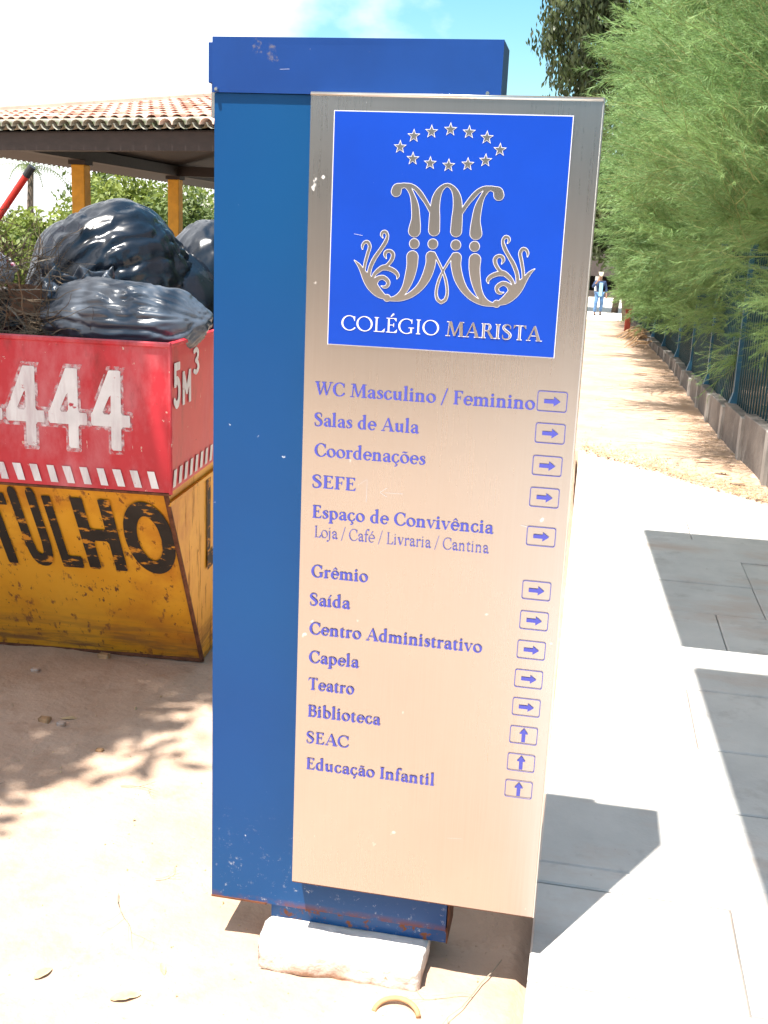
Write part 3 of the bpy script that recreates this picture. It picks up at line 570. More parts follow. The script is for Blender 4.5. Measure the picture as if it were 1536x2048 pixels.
m.tube(pts, .0055, 7); m.build('pipe_rim', M['clay'], smooth=True, label='broken clay pipe rim half buried in the sand before the block', cat='pipe')

def on_g(x, y): return float(ground_h(np.array(float(x)), np.array(float(y))))
def tree_twig(name, label, x, y, L, ang, seed, m=M['twig'], r=.0013, z=.008):
    rnd = random.Random(seed); mb = MB(); stack = [(Vector((x, y, z)), ang, L, r, 0)]
    while stack:
        p, a, l, rr, dep = stack.pop(); pts = [p]; n = 7
        for k in range(n):
            a += rnd.uniform(-.3, .3); p = p+Vector((math.cos(a), math.sin(a), rnd.uniform(-.04, .10)))*(l/n); pts.append(p)
            if dep < 2 and k in (2, 4) : stack.append((p, a+rnd.choice((-1, 1))*rnd.uniform(.5, 1.0), l*.45, rr*.6, dep+1))
        mb.tube(pts, [rr*(1-.7*i/n) for i in range(n+1)], 4)
    return mb.build(name, m, label=label, cat='twig')
tree_twig('twig', 'thin forked grey twig lying beside the pavement edge', -.075, 2.10, .33, -1.75, 3, M['twig_grey'], .0016)
tree_twig('twig', 'curved hair-thin twig lying in the bottom left sand', -.99, 2.12, .2, -1.3, 5, M['twig_grey'], .001)
tree_twig('twig', 'dark forked twig in the sand by the tree shadow', -1.47, 2.42, .16, 2.9, 8, M['twig'], .0013)
tree_twig('twig', 'small straight twig between shadow and sign', -1.20, 2.60, .12, .2, 12, M['twig'], .0011)
tree_twig('twig', 'short pale stick midway across the bright sand', -.93, 2.20, .07, .15, 15, M['dry'], .0012)
def leaf(name, label, x, y, L, W, rz, seed, m=M['dry'], z=.006, cat='leaf', group=None):
    rnd = random.Random(seed); V = []; F = []; n = 8
    for i in range(n+1):
        t = i/n; wd = W*math.sin(math.pi*min(1, t*.93+.04))**.8; c = .15*math.sin(t*3)*W
        for s in (-1, 0, 1): V.append((L*(t-.5), s*wd/2+c*.2, abs(s)*wd*.14+.012*math.sin(t*2.6+seed)*L*.8*.1+rnd.uniform(0, .003)))
    for i in range(n):
        for s in (0, 1): q = i*3+s; F.append((q, q+1, q+4, q+3))
    o = put(name, meshdata(name, V, F, m, True), label=label, cat=cat, group=group); o.location = (x, y, (z if z > .05 else on_g(x, y)+.001)); o.rotation_euler = (random.uniform(-.06, .06), 0, rz); return o
leaf('dry_leaf', 'broad pale dry leaf lying on the bright sand at bottom left', -.83, 1.80, .062, .030, .5, 2)
leaf('dry_leaf', 'narrow dry leaf standing on edge right of the broad pale leaf', -.79, 1.905, .04, .012, 2.1, 4)
leaf('dry_leaf', 'curled brown leaf at the lower left edge of the sand', -1.03, 1.83, .045, .024, 1.1, 6)
leaf('dry_leaf', 'small dark leaf in the dappled shadow near the skip', -1.55, 2.98, .05, .02, .3, 7)
# litter specks on the sand
V = []; F = []
def speck(x, y, z, s):
    b = len(V); a = random.random()*6.28; e = random.uniform(.3, 1)
    V.extend([(x+s*math.cos(a), y+s*math.sin(a), z), (x+s*e*math.cos(a+2), y+s*e*math.sin(a+2), z+s*.3), (x+s*.6*math.cos(a+4), y+s*.6*math.sin(a+4), z+s*.5), (x, y, z+s*.9)])
    F.extend([(b, b+1, b+3), (b+1, b+2, b+3), (b+2, b, b+3)])
for k in range(420):
    x = random.uniform(-2.2, -.05); y = random.uniform(1.6, 3.5); speck(x, y, float(ground_h(np.array(x), np.array(y))), random.uniform(.0015, .0045)*(1 if k % 14 else 2.2))
put('sand_litter', meshdata('sand_litter', V, F, M['dry']), kind='stuff', label='grit and leaf crumbs scattered over the sand')
def on_g(x, y): return float(ground_h(np.array(float(x)), np.array(float(y))))
for k, (x, y, s) in enumerate([(-1.62, 2.95, .018), (-1.55, 2.93, .013), (-1.36, 2.8, .011), (-1.84, 3.3, .014), (-1.66, 3.48, .02)]):
    v, f = lumpy_block(-s, s, -s*.7, s*.7, -s*.3, s*.6, (4, 4, 3), s*.25, k); lab = ['grey pebble in the dappled shade, larger of the close pair', 'brown pebble touching the larger grey one', 'lone small pebble at the right of the dappled shade', 'pebble in the skip shadow near the left edge', 'stone tucked against the bottom of the yellow skip'][k]
    o = put('pebble', meshdata('pebble', v, f, M['concrete'] if k % 2 else M['clay'], True), label=lab, cat='stone'); o.location = (x, y, on_g(x, y)+s*.2)

# ================================================================== SKIP (dumpster)
DK = Vector((-1.255, 3.12, 0)); DA = math.radians(4.7)
du = Vector((math.cos(DA), math.sin(DA), 0)); dv = Vector((-math.sin(DA), math.cos(DA), 0))   # along, back
ZT, ZM = 1.203, .742; OV = .44; LEN = 2.7; WID = 1.75; SI = .10     # top, seam, overhang, side inset at the bottom
def dp(u, v, z): return DK-du*u+dv*v+Vector((0, 0, z))            # u from right corner to the left
sk = empty('skip', tuple(dp(LEN/2, WID/2, 0)), label='battered red and yellow rubbish skip heaped with bags and branches', cat='skip')
def PK(o): o.parent = sk; o.matrix_parent_inverse = Matrix.Translation(-dp(LEN/2, WID/2, 0)); return o
def quad_panel(p00, p10, p01, p11, th, nrm, n=(26, 10), amp=.0018, seed=0):
    V = []; F = []
    for j in range(n[1]+1):
        for i in range(n[0]+1):
            u, v = i/n[0], j/n[1]; p = (p00*(1-u)+p10*u)*(1-v)+(p01*(1-u)+p11*u)*v
            e = min(1, min(u, 1-u, v, 1-v)*7); V.append(tuple(p+nrm*(e*amp*(mnoise.noise(p*3.1+Vector((seed, 0, 0)))+.4*mnoise.noise(p*9)))))
    for j in range(n[1]):
        for i in range(n[0]): q = j*(n[0]+1)+i; F.append((q, q+1, q+n[0]+2, q+n[0]+1))
    m = MB(); m.add(V, F); b = [p00-nrm*th, p10-nrm*th, p11-nrm*th, p01-nrm*th]; m.add(b, [(3, 2, 1, 0)])
    c = [p00, p10, p11, p01]
    for k in range(4): m.add([c[k], c[(k+1) % 4], b[(k+1) % 4], b[k]], [(0, 3, 2, 1)])
    return m
nf = -dv; PK(quad_panel(dp(LEN, 0, ZM), dp(0, 0, ZM), dp(LEN, 0, ZT), dp(0, 0, ZT), .03, nf, seed=2).build('red_front', M['red'], smooth=False, label='red front band numbered in white'))
PK(quad_panel(dp(0, .001, ZM), dp(0, WID, ZM), dp(0, .001, ZT), dp(0, WID, ZT), .03, du, seed=5).build('red_side', M['red']))
PK(quad_panel(dp(LEN, WID, ZM), dp(0, WID, ZM), dp(LEN, WID, ZT), dp(0, WID, ZT), .03, dv, (8, 4), 0).build('red_back', M['red']))
PK(quad_panel(dp(LEN, 0, ZM), dp(LEN, WID, ZM), dp(LEN, 0, ZT), dp(LEN, WID, ZT), .03, -du, (8, 4), 0).build('red_side', M['red']))
ny_ = (dp(0, OV, 0)-dp(0, 0.012, ZM)).cross(du).normalized()
if ny_.dot(-dv) < 0: ny_ = -ny_
PK(quad_panel(dp(LEN-SI, OV, 0), dp(SI*.0+.02, OV, 0), dp(LEN-.02, .014, ZM), dp(.02, .014, ZM), .01, ny_, seed=7).build('yellow_front', M['yellow'], label='sloping yellow front below the red band'))
PK(quad_panel(dp(.02, OV, 0), dp(.02, WID-.3, 0), dp(.018, .014, ZM), dp(.018, WID-.02, ZM), .01, du, seed=9).build('yellow_side', M['yellow']))
PK(MB().add([dp(.03, WID-.02, ZM), dp(LEN-.03, WID-.02, ZM), dp(LEN-SI, WID-.3, 0), dp(.03, WID-.3, 0), dp(LEN-.02, .02, ZM), dp(LEN-SI, OV, 0)], [(0, 1, 2, 3), (1, 4, 5, 2)]).build('yellow_back', M['yellow']))
PK(MB().add([dp(0.02, .02, .78), dp(LEN-.02, .02, .78), dp(LEN-.02, WID-.02, .78), dp(0.02, WID-.02, .78)], [(0, 1, 2, 3)]).build('load_floor', M['rust']))
def rim(a, b, r, m, name): PK(MB().tube([a, (a+b)/2+Vector((0, 0, .002)), b], r, 6).build(name, m))
for a, b in ((dp(LEN, .0, ZT), dp(-.004, .0, ZT)), (dp(0, 0, ZT), dp(0, WID, ZT)), (dp(0, WID, ZT), dp(LEN, WID, ZT))): rim(a, b, .009, M['red'], 'rim')
rim(dp(-.002, .0, ZM-.004), dp(-.002, 0, ZT), .006, M['red'], 'corner_weld')
rim(dp(.018, .012, ZM-.006), dp(.018, OV-.002, .003), .008, M['rust'], 'rusty_corner_weld')
rim(dp(LEN, .004, ZM-.006), dp(0, .004, ZM-.006), .005, M['rust'], 'rusty_seam')
rim(dp(LEN-SI, OV-.002, .006), dp(.02, OV-.002, .006), .010, M['rust'], 'bottom_seam')
# side stiffener line on the yellow end
PK(MB().beam(dp(.012, .03, ZM-.045), dp(.008, .9, ZM+.12-.17), .01, .012).build('side_ridge', M['yellow']))
# painted figures: plain shapes
def sans(c):
    if c == '4': return [('g', [(.36, 0), (.54, 0), (.54, 1), (.36, 1)]), ('g', [(.54, 1), (.33, 1), (.0, .42), (.16, .40)]), ('g', [(.36, .97), (.40, .97), (.17, .42), (.02, .40)]), ('b', .0, .30, .70, .45)], .72
    if c == '5': return [('b', .08, .88, .55, 1), ('b', .08, .5, .2, .95), ('p', [(.12, .56, .06), (.3, .62, .065), (.48, .5, .07), (.5, .28, .07), (.4, .1, .065), (.22, .06, .06), (.06, .16, .05)])], .62
    if c == '3': return [('p', [(.08, .88, .06), (.3, .94, .06), (.46, .8, .07), (.4, .6, .06), (.24, .52, .05), (.42, .42, .06), (.5, .22, .07), (.3, .06, .06), (.06, .12, .06)])], .6
    if c == 'M': return [('b', .06, 0, .2, 1), ('b', .62, 0, .76, 1), ('s', [(.13, .95, .06), (.41, .35, .06)]), ('s', [(.69, .95, .06), (.41, .35, .06)])], .84
    if c == 'E': return [('b', .05, 0, .24, 1), ('b', .1, 0, .56, .16), ('b', .1, .42, .5, .57), ('b', .1, .84, .56, 1)], .62
    if c == 'N': return [('b', .05, 0, .22, 1), ('b', .5, 0, .67, 1), ('s', [(.14, .92, .085), (.58, .08, .085)])], .74
    if c == 'T': return [('b', .2, 0, .40, 1), ('b', .0, .84, .6, 1)], .62
    if c == 'U': return [('s', [(.15, 1, .095), (.15, .3, .095)]), ('p', [(.15, .35, .095), (.2, .14, .095), (.34, .08, .09), (.48, .14, .095), (.53, .35, .095)]), ('s', [(.53, .3, .095), (.53, 1, .095)])], .68
    if c == 'L': return [('b', .05, 0, .25, 1), ('b', .1, 0, .56, .17)], .60
    if c == 'H': return [('b', .05, 0, .24, 1), ('b', .48, 0, .67, 1), ('b', .1, .42, .6, .58)], .74
    if c == 'O': return [('p', [(.37+.27*math.cos(a), .5+.41*math.sin(a), .095) for a in np.linspace(0, 2*math.pi, 13)])], .78
    return [], .3
def painted(name, c, origin, ux, uz, wsc, hsc, nrm, m, rough=.0, zo=0.):
    prims, ad = sans(c)
    for i, p in enumerate(prims):
        if p[0] == 'g':
            q = p[1]; a = sum(q[k][0]*q[(k+1) % len(q)][1]-q[(k+1) % len(q)][0]*q[k][1] for k in range(len(q)))
            if a < 0: prims[i] = ('g', q[::-1])
    v, f = contour(prims, (-.12, -.12, 1.0, 1.15), .03, rough)
    PK(put(name, meshdata(name, [tuple(origin+ux*(a*wsc)+uz*(b*hsc)+nrm*(.0034+zo)) for a, b in v], f, m)))
zz = Vector((0, 0, 1))
for k in range(4):
    painted('overspray', '4', dp(.250+.1375*k, 0, .868), du, zz, .178, .250, nf, M['overspray'], .05, -.0007)
    painted('number', '4', dp(.250+.1375*k, 0, .868), du, zz, .178, .250, nf, M['spray_white'], .0)
# hazard stripes
for k in range(34):
    u = .035+k*.0545; a = dp(u, 0, ZM+.012); b_ = dp(u+.024, 0, ZM+.012); c = dp(u+.038+.002*(k % 3), 0, ZM+.066); d = dp(u+.015, 0, ZM+.066)
    PK(MB().add([p+nf*.0034 for p in (a, d, c, b_)], [(0, 1, 2, 3)]).build('hazard_stripe', M['spray_white']))
for k in range(8):
    u = .02+k*.062; PK(MB().add([dp(0, u+a, ZM+z)+du*.0034 for a, z in ((0, .012), (.03, .012), (.045, .066), (.015, .066))], [(0, 1, 2, 3)]).build('hazard_stripe', M['spray_white']))
# volume mark on the end
for c, v0, hs, z0, ws in (('5', .035, .135, 1.005, .115), ('M', .125, .10, 1.005, .125), ('3', .255, .085, 1.085, .11)): painted('volume_mark', c, dp(0, v0, z0), dv, zz, ws, hs, du, M['spray_white'], .035)
# word on the yellow slope
sl = (dp(0, OV, 0)-dp(0, .012, ZM)).normalized(); top = dp(0, .012, ZM)
u = .012
for c, ww in (('O', .162), ('H', .150), ('L', .102), ('U', .112), ('T', .118), ('N', .15), ('E', .13)):
    adv = sans(c)[1]; sc_ = ww/.70; u += adv*sc_*1.0
    painted('word_letter', c, dp(u, .012, ZM)+sl*.385, du, -sl, sc_, .335, ny_, M['black_letter'])
    u += .004
painted('word_letter', 'L', dp(.015, .475, .34), dv, zz, .2, .36, du, M['black_letter'])

# ------------------------------------------------------------------ load of the skip
def bag(name, label, c, r, seed, m, big=.08, fold=.02, fine=.01, stretch=(2.4, .8), pull=None, cat='rubbish bag', sub=6):
    """plastic bag: soft volume, long creases running towards the gathered end (pull), fine crinkle"""
    import bmesh
    bm = bmesh.new(); bmesh.ops.create_icosphere(bm, subdivisions=sub, radius=1.0); s = Vector((seed*3.1, seed, seed*.7))
    ax = Vector(pull or (0, 0, 1)).normalized(); e1 = ax.orthogonal().normalized(); e2 = ax.cross(e1)
    for v in bm.verts:
        p = v.co.normalized(); b = mnoise.noise(p*1.2+s)*big*1.6+mnoise.noise(p*2.9+s)*big*.6
        h = p.dot(ax); an = math.atan2(p.dot(e2), p.dot(e1)); wob = mnoise.noise(p*1.7+s)*.9
        ca = Vector((math.cos(an), math.sin(an), 0))*stretch[0]+Vector((0, 0, h*stretch[1]+wob))+s
        f = abs(mnoise.noise(ca*2.1)); f2 = abs(mnoise.noise(ca*4.7+s)); am = .35+.65*max(0, mnoise.noise(p*1.1-s)+.45)
        k = 1+b-am*(fold*max(0, .35-f)*2.6+fine*max(0, .3-f2)*2.6)
        q = Vector((p.x*r[0], p.y*r[1], p.z*r[2]))*k
        if pull and h > .8: q += ax*((h-.8)*4)**2*min(r)*.25; 
        if q.z < -r[2]*.6: q.z = -r[2]*.6-(abs(q.z)-r[2]*.6)*.2
        v.co = q
    me = D.meshes.new(name); bm.to_mesh(me); bm.free(); me.materials.append(m); me.polygons.foreach_set('use_smooth', [True]*len(me.polygons))
    o = put(name, me, label=label, cat=cat); o.location = c; return o
bag('rubbish_bag', 'large domed black rubbish bag topping the heap', (-1.765, 3.86, 1.30), (.315, .30, .345), 1.3, M['bag'], .035, .05, .035, (2.0, .45), (-.6, -.65, -.2))
bag('rubbish_bag', 'shoulder of a full black bag sagging right of the large dome', (-1.60, 3.95, 1.20), (.24, .26, .27), 4.6, M['bag'], .05, .04, .02, (1.6, .5), (1, -.2, -.6), sub=5)
bag('rubbish_bag', 'flat grey-shining bag slumped over the skip rim', (-1.535, 3.37, 1.245), (.29, .17, .145), 2.7, M['bag_grey'], .10, .09, .04, (1.5, .4), (1, -.1, .1))
bag('rubbish_bag', 'black bag at the right, half behind the sign', (-1.50, 4.15, 1.33), (.20, .22, .25), 8.2, M['bag'], .06, .04, .02, sub=5)
bag('rubbish_bag', 'added black bag darkening the heap behind the branches', (-2.05, 3.6, 1.16), (.3, .22, .16), 5.5, M['bag'], .1, .1, .06, sub=5)  # extra bag added to make the inside of the twig heap dark
bag('rubbish_bag', 'dark bag filling the corner against the sign', (-1.50, 3.72, 1.12), (.15, .24, .14), 9.5, M['bag'], .1, .1, .06, sub=5)
bag('shopping_bag', 'crumpled white shopping bag with pink print among the twigs', (-2.06, 3.50, 1.385), (.085, .07, .07), 6.1, M['white_plastic'], .25, .2, .1, cat='shopping bag', sub=4)
# torn sheet of plastic
def sheet(name, label, cat, c, w_, h_, seed, m, rx=-.9, rz=0., amp=.05):
    V = []; F = []; n = 22
    for j in range(n+1):
        for i in range(n+1):
            u, v = i/n-.5, j/n-.5; p = Vector((u*3+seed, v*3, seed)); e = 1+.25*mnoise.noise(Vector((math.atan2(v, u)*1.2, seed, 3)))
            V.append((u*w_*e, v*h_*e, amp*(1-abs(mnoise.noise(p*1.2))*2)+amp*.5*mnoise.noise(p*3)))
    for j in range(n):
        for i in range(n): q = j*(n+1)+i; F.append((q, q+1, q+n+2, q+n+1))
    o = put(name, meshdata(name, V, F, m, True), label=label, cat=cat); o.location = c; o.rotation_euler = (rx, 0, rz)
    md = o.modifiers.new('thick', 'SOLIDIFY'); md.thickness = .002; return o
sheet('torn_plastic', 'torn flap of black plastic between the two large bags', 'plastic sheet', (-1.70, 3.42, 1.335), .22, .13, 2.2, M['bag_grey'], .9, .35)
sheet('cardboard', 'brown scrap of cardboard stuck in the twigs', 'cardboard', (-1.83, 3.33, 1.30), .12, .11, 5.2, M['cardboard'], 1.1, .5, .006)
# red pole with black end
a = Vector((-2.24, 3.66, 1.40)); b = Vector((-2.000, 3.66, 1.705)); d = (b-a).normalized()
pl = empty('broom_handle', tuple(a), label='red handle with black end sticking out of the rubbish', cat='pole')
for nm, p, q, r, mm in (('shaft', a, b, .0125, M['pole_red']), ('end_cap', b-d*.002, b+d*.04, .0138, M['black'])):
    o = MB().tube([p, q], r, 12).build(nm, mm, smooth=False); o.parent = pl; o.matrix_parent_inverse = Matrix.Translation(-a)
# branches heap
def squiggle(mb, p, dr, L, r, n=9, curl=.35, up=0.):
    pts = [Vector(p)]; d = Vector(dr).normalized()
    for k in range(n):
        d = (d+Vector((random.uniform(-1, 1), random.uniform(-1, 1), random.uniform(-1, 1)))*curl+Vector((0, 0, up))).normalized(); pts.append(pts[-1]+d*(L/n))
    mb.tube(pts, [r*(1-.75*i/n) for i in range(n+1)], 3, cap=False); return pts
mb = MB()
for k in range(880):
    x = random.uniform(-2.75, -1.66); z = 1.16+abs(random.gauss(0, .14)); y = random.uniform(3.17, 3.5)
    if x > -1.85: z = 1.17+random.random()*.10
    a = random.random()*6.28; pts = squiggle(mb, (x, y, z), (math.cos(a), .3*math.sin(a), random.uniform(-.5, .6)), random.uniform(.08, .3), random.uniform(.0012, .0034))
    if random.random() < .5: squiggle(mb, pts[4], (random.uniform(-1, 1), -.2, random.uniform(-.2, 1)), random.uniform(.05, .14), .0012, 6)
for k in range(230):
    x = random.uniform(-2.4, -1.84); y = random.uniform(3.2, 3.55); squiggle(mb, (x, y, random.uniform(1.25, 1.42)), (random.uniform(-.5, .7), random.uniform(-.3, .2), 1), random.uniform(.10, .34), random.uniform(.0010, .0020), 9, .4)
for k in range(60):
    x = random.uniform(-1.98, -1.78); squiggle(mb, (x, 3.42, random.uniform(1.25, 1.45)), (random.uniform(.2, 1), -.1, random.uniform(-.1, .7)), random.uniform(.08, .24), random.uniform(.0012, .002), 9, .35)
mb.build('twig_heap', M['twig'], kind='stuff', label='tangled heap of dry branches and twigs in the skip', cat='branches')
for k, (p, d_, L, r, lb) in enumerate([((-1.87, 3.27, 1.28), (.6, 0, -.5), .26, .0042, 'long pale branch curving down to the skip rim'), ((-1.95, 3.4, 1.38), (1, 0, .55), .26, .003, 'thin forked branch rising across the large bag'), ((-1.9, 3.32, 1.33), (1, 0, .1), .22, .003, 'branch lying level in front of the large bag')]):
    q = MB(); pts = squiggle(q, p, d_, L, r, 10, .16); squiggle(q, pts[5], (d_[0], -.1, d_[2]+.8), L*.5, r*.5, 6, .25); squiggle(q, pts[3], (d_[0], 0, d_[2]-.8), L*.4, r*.5, 6, .25)
    q.build('branch', M['twig_grey'], label=lb, cat='branch')

# ================================================================== SHED with tiled hip roof
A = Vector((-8.3, 10.9, 2.42)); B = Vector((-2.1, 9.0, 2.42)); PT = .225
sh = empty('open_shed', (-6, 13, 0), label='open shed with clay tile hip roof on yellow posts', cat='shed')
def PS(o): o.parent = sh; o.matrix_parent_inverse = Matrix.Translation((6, -13, 0)); return o
ea = (B-A).normalized(); nin = Vector((-ea.y, ea.x, 0)); up_ = (nin+Vector((0, 0, PT*.82))).normalized(); nrm_ = ea.cross(up_).normalized()
def hipmax(s):      # slope length available at distance s along the eave
    return max(.05, min(s*1.55, (6.75-s)*2.2))
RP = .148
def tile_mesh(L, r0, r1, sgn=1, n=6, th=.010):
    V = []; F = []
    for (yy, r) in ((0, r0), (L, r1)):
        for q, rr in ((0, r), (1, r-th)):
            for k in range(n+1):
                a = math.pi*k/n; V.append((rr*math.cos(a), yy, sgn*rr*math.sin(a)*.8))
    w_ = n+1
    for k in range(n):
        F.append((k, k+1, 2*w_+k+1, 2*w_+k)); F.append((w_+k+1, w_+k, 3*w_+k, 3*w_+k+1)); F.append((k+1, k, w_+k, w_+k+1)); F.append((2*w_+k, 2*w_+k+1, 3*w_+k+1, 3*w_+k))
    return V, F
v, f = tile_mesh(.46, .074, .062); tile_a = meshdata('roof_tile', v, f, M['tile'], True); tile_b = meshdata('roof_tile_mossy', v, f, M['tile_moss'], True); tile_c = meshdata('roof_tile_pale', v, f, mat('pale_tile', (.55, .40, .34), .85, col2=(.66, .52, .46), vscale=6), True); tile_d = meshdata('roof_tile_dark', v, f, mat('dark_tile', (.30, .13, .09), .9, col2=(.42, .2, .14), vscale=8), True)
ROW = .36; cnt = 0; frame = Matrix((ea, up_, nrm_)).transposed().to_4x4()
vis = []
for ci in range(45):
    s = .1+ci*RP; nrow = max(1, min(14, int(hipmax(s)/ROW)+1))
    for ri in range(nrow): vis.append((s, ri))
vis.sort(key=lambda t: (t[0] > 5.75, t[0] < 2.2, t[1]))
extra = []
for s, ri in vis:
    p = A+ea*s+up_*(ri*ROW-.05)+nrm_*(.012+.01*(ri > 0)); mt = frame.copy(); mt.translation = p
    tw = Matrix.Rotation(random.uniform(-.05, .05), 4, 'Z') @ Matrix.Rotation(random.uniform(-.05, -.015), 4, 'X')
    if cnt < 296:
        o = put('roof_tile', (tile_b if random.random() < .8 else tile_c) if ri == 0 else random.choice((tile_a, tile_a, tile_a, tile_c, tile_d))); o.matrix_world = mt @ tw; PS(o); o.matrix_parent_inverse = Matrix.Translation((6, -13, 0)); cnt += 1
    else: extra.append(mt @ tw)
if extra:
    v, f = tile_mesh(.46, .074, .062); V = []; F = []
    for mt in extra: b = len(V); V += [tuple(mt @ Vector(q)) for q in v]; F += [tuple(i+b for i in g) for g in f]
    PS(put('roof_tile_field', meshdata('roof_tile_field', V, F, M['tile'], True), kind='stuff'))
# channel tiles under the covers, joined, and deck
V = []; F = []
for ci in range(42):
    s = .1+RP/2+ci*RP; L = min(5.0, hipmax(s)); n = 5; b = len(V)
    for yy in (-.06, L):
        for k in range(n+1): a = math.pi*k/n; V.append(tuple(A+ea*(s+.07*math.cos(a))+up_*yy+nrm_*(.03-.055*math.sin(a))))
    F += [(b+k, b+k+1, b+n+2+k, b+n+1+k) for k in range(n)]
PS(put('channel_tiles', meshdata('channel_tiles', V, F, M['tile_moss'], True), kind='stuff'))
def rp(s, t, d=0.): return A+ea*s+up_*t+nrm_*d
hp = rp(3.0, hipmax(3.0)); apex = rp(4.4, hipmax(3.3))
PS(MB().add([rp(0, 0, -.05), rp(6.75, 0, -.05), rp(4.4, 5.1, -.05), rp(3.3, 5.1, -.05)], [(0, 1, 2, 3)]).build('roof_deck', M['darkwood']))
# hip ridge tiles
m = MB(); pa, pb = rp(0, 0, .06), rp(3.3, 5.1, .06); m.tube([pa, pb], .055, 8); PS(m.build('hip_ridge', M['tile']))
m = MB(); m.tube([pb, rp(4.4, 5.1, .06)], .055, 8); PS(m.build('ridge', M['tile']))
# left slope (seen from below) with its own eave along Y
LE = Vector((-8.3, 30, 2.42)); q0, q1 = A+Vector((0, 0, -.02)), LE+Vector((0, 0, -.02)); top = rp(3.3, 5.1, -.02)
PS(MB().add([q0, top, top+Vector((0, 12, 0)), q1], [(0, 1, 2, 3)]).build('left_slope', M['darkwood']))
V = []; F = []
for k in range(110):
    y = 10.9+k*.155; b = len(V); n = 6
    for xx, zz_ in ((-8.42, 2.395), (-7.6, 2.60)):
        for j in range(n+1): a = math.pi*j/n; V.append((xx, y+.075*math.cos(a), zz_+.05*math.sin(a)))
    F += [(b+j, b+j+1, b+n+2+j, b+n+1+j) for j in range(n)]
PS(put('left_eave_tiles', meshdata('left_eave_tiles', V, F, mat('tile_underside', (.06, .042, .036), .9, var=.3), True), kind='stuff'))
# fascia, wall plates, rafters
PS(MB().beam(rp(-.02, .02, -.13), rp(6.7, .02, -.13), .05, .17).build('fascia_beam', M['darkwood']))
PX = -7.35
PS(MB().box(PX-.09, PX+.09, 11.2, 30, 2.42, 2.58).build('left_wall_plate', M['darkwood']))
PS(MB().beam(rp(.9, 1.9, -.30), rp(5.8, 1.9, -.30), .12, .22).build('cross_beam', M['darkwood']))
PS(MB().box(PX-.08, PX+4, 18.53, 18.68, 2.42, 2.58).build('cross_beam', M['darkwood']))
for k in range(9):
    s = 1.2+k*.55; PS(MB().beam(rp(s, .1, -.10), rp(s, min(5, hipmax(s)-.1), -.10), .05, .08).build('rafter', M['darkwood']))
for k in range(9):
    t = .5+k*.42; s0 = t/1.55+.1; PS(MB().beam(rp(s0, t, -.145), rp(6.75-t/2.2-.1, t, -.145), .035, .02).build('batten', M['lath']))
for k, yy in enumerate((15.0, 18.6, 22.4, 26.4)):
    m = MB().box(PX-.10, PX+.10, yy-.10, yy+.10, 0, 2.36); PS(m.build('post', M['yellow_post'], bevel=.01))
    PS(MB().box(PX-.13, PX+.13, yy-.12, yy+.12, 2.36, 2.42).build('post_cap', M['darkwood']))
PS(MB().box(.9, 1.06, 10, 10.16, 0, 2.3).build('post', M['yellow_post'])) if False else None

# ================================================================== broadleaf trees
def crown_mesh(name, blobs, nleaf, size, m, seed, aspect=.5, droop=0.):
    r = np.random.default_rng(seed); bl = np.array([b[:4] for b in blobs], float); pr_ = bl[:, 3]**2; pr_ /= pr_.sum()
    nc = nleaf//14; bi = r.choice(len(bl), nc, p=pr_); d = r.normal(size=(nc, 3)); d /= np.linalg.norm(d, axis=1)[:, None]
    rad = bl[bi, 3]*(1-.55*r.random(nc)**2.2)*(1+.12*r.normal(size=nc)); cc = bl[bi, :3]+d*rad[:, None]*np.array([1, 1, .85])
    c = np.repeat(cc, 14, 0)+r.normal(size=(nc*14, 3))*size*1.5; n = len(c)
    if droop: c[:, 2] -= droop*r.random(n)
    nv = r.normal(size=(n, 3))+np.repeat(d, 14, 0)*.7+np.array([0, 0, .5]); nv /= np.linalg.norm(nv, axis=1)[:, None]
    t = np.cross(nv, r.normal(size=(n, 3))); t /= np.linalg.norm(t, axis=1)[:, None]; 
    if droop: t = t*.5+np.array([0, 0, -1]); t /= np.linalg.norm(t, axis=1)[:, None]
    b = np.cross(nv, t); b /= np.linalg.norm(b, axis=1)[:, None]; s = size*(.6+.8*r.random(n))[:, None]
    V = np.stack([c-t*s, c+b*s*aspect, c+t*s, c-b*s*aspect], 1).reshape(-1, 3); F = np.arange(4*n).reshape(-1, 4)
    return meshdata(name, V, F, m)
def limbs(base, blobs, r0, seed, n=7):
    mb = MB(); rnd = random.Random(seed); top = Vector((sum(b[0] for b in blobs)/len(blobs), sum(b[1] for b in blobs)/len(blobs), min(b[2] for b in blobs)))
    b0 = Vector(base); mb.tube([b0, b0.lerp(top, .5)+Vector((rnd.uniform(-.1, .1), 0, 0)), top], [r0, r0*.8, r0*.6], n)
    for bb in blobs: mb.tube([top-Vector((0, 0, .3*bb[3])), Vector(bb[:3])*.5+top*.5+Vector((0, 0, .1)), Vector(bb[:3])], [r0*.5, r0*.35, r0*.12], 5)
    return mb
def broad_tree(name, label, base, blobs, nleaf, size, m, seed, cat='tree', group=None, r0=.15, droop=0., aspect=.5):
    t = empty(name, base, label=label, cat=cat, group=group); inv = Matrix.Translation(-Vector(base))
    for nm, me in (('crown', crown_mesh('crown', blobs, nleaf, size, m, seed, aspect, droop)), ):
        o = put(nm, me, t); o.matrix_parent_inverse = inv
    o = limbs(base, blobs, r0, seed).build('trunk', M['bark'], t, True); o.matrix_parent_inverse = inv
    return t
G0 = -1.3
gl = 'trees beyond the shed'
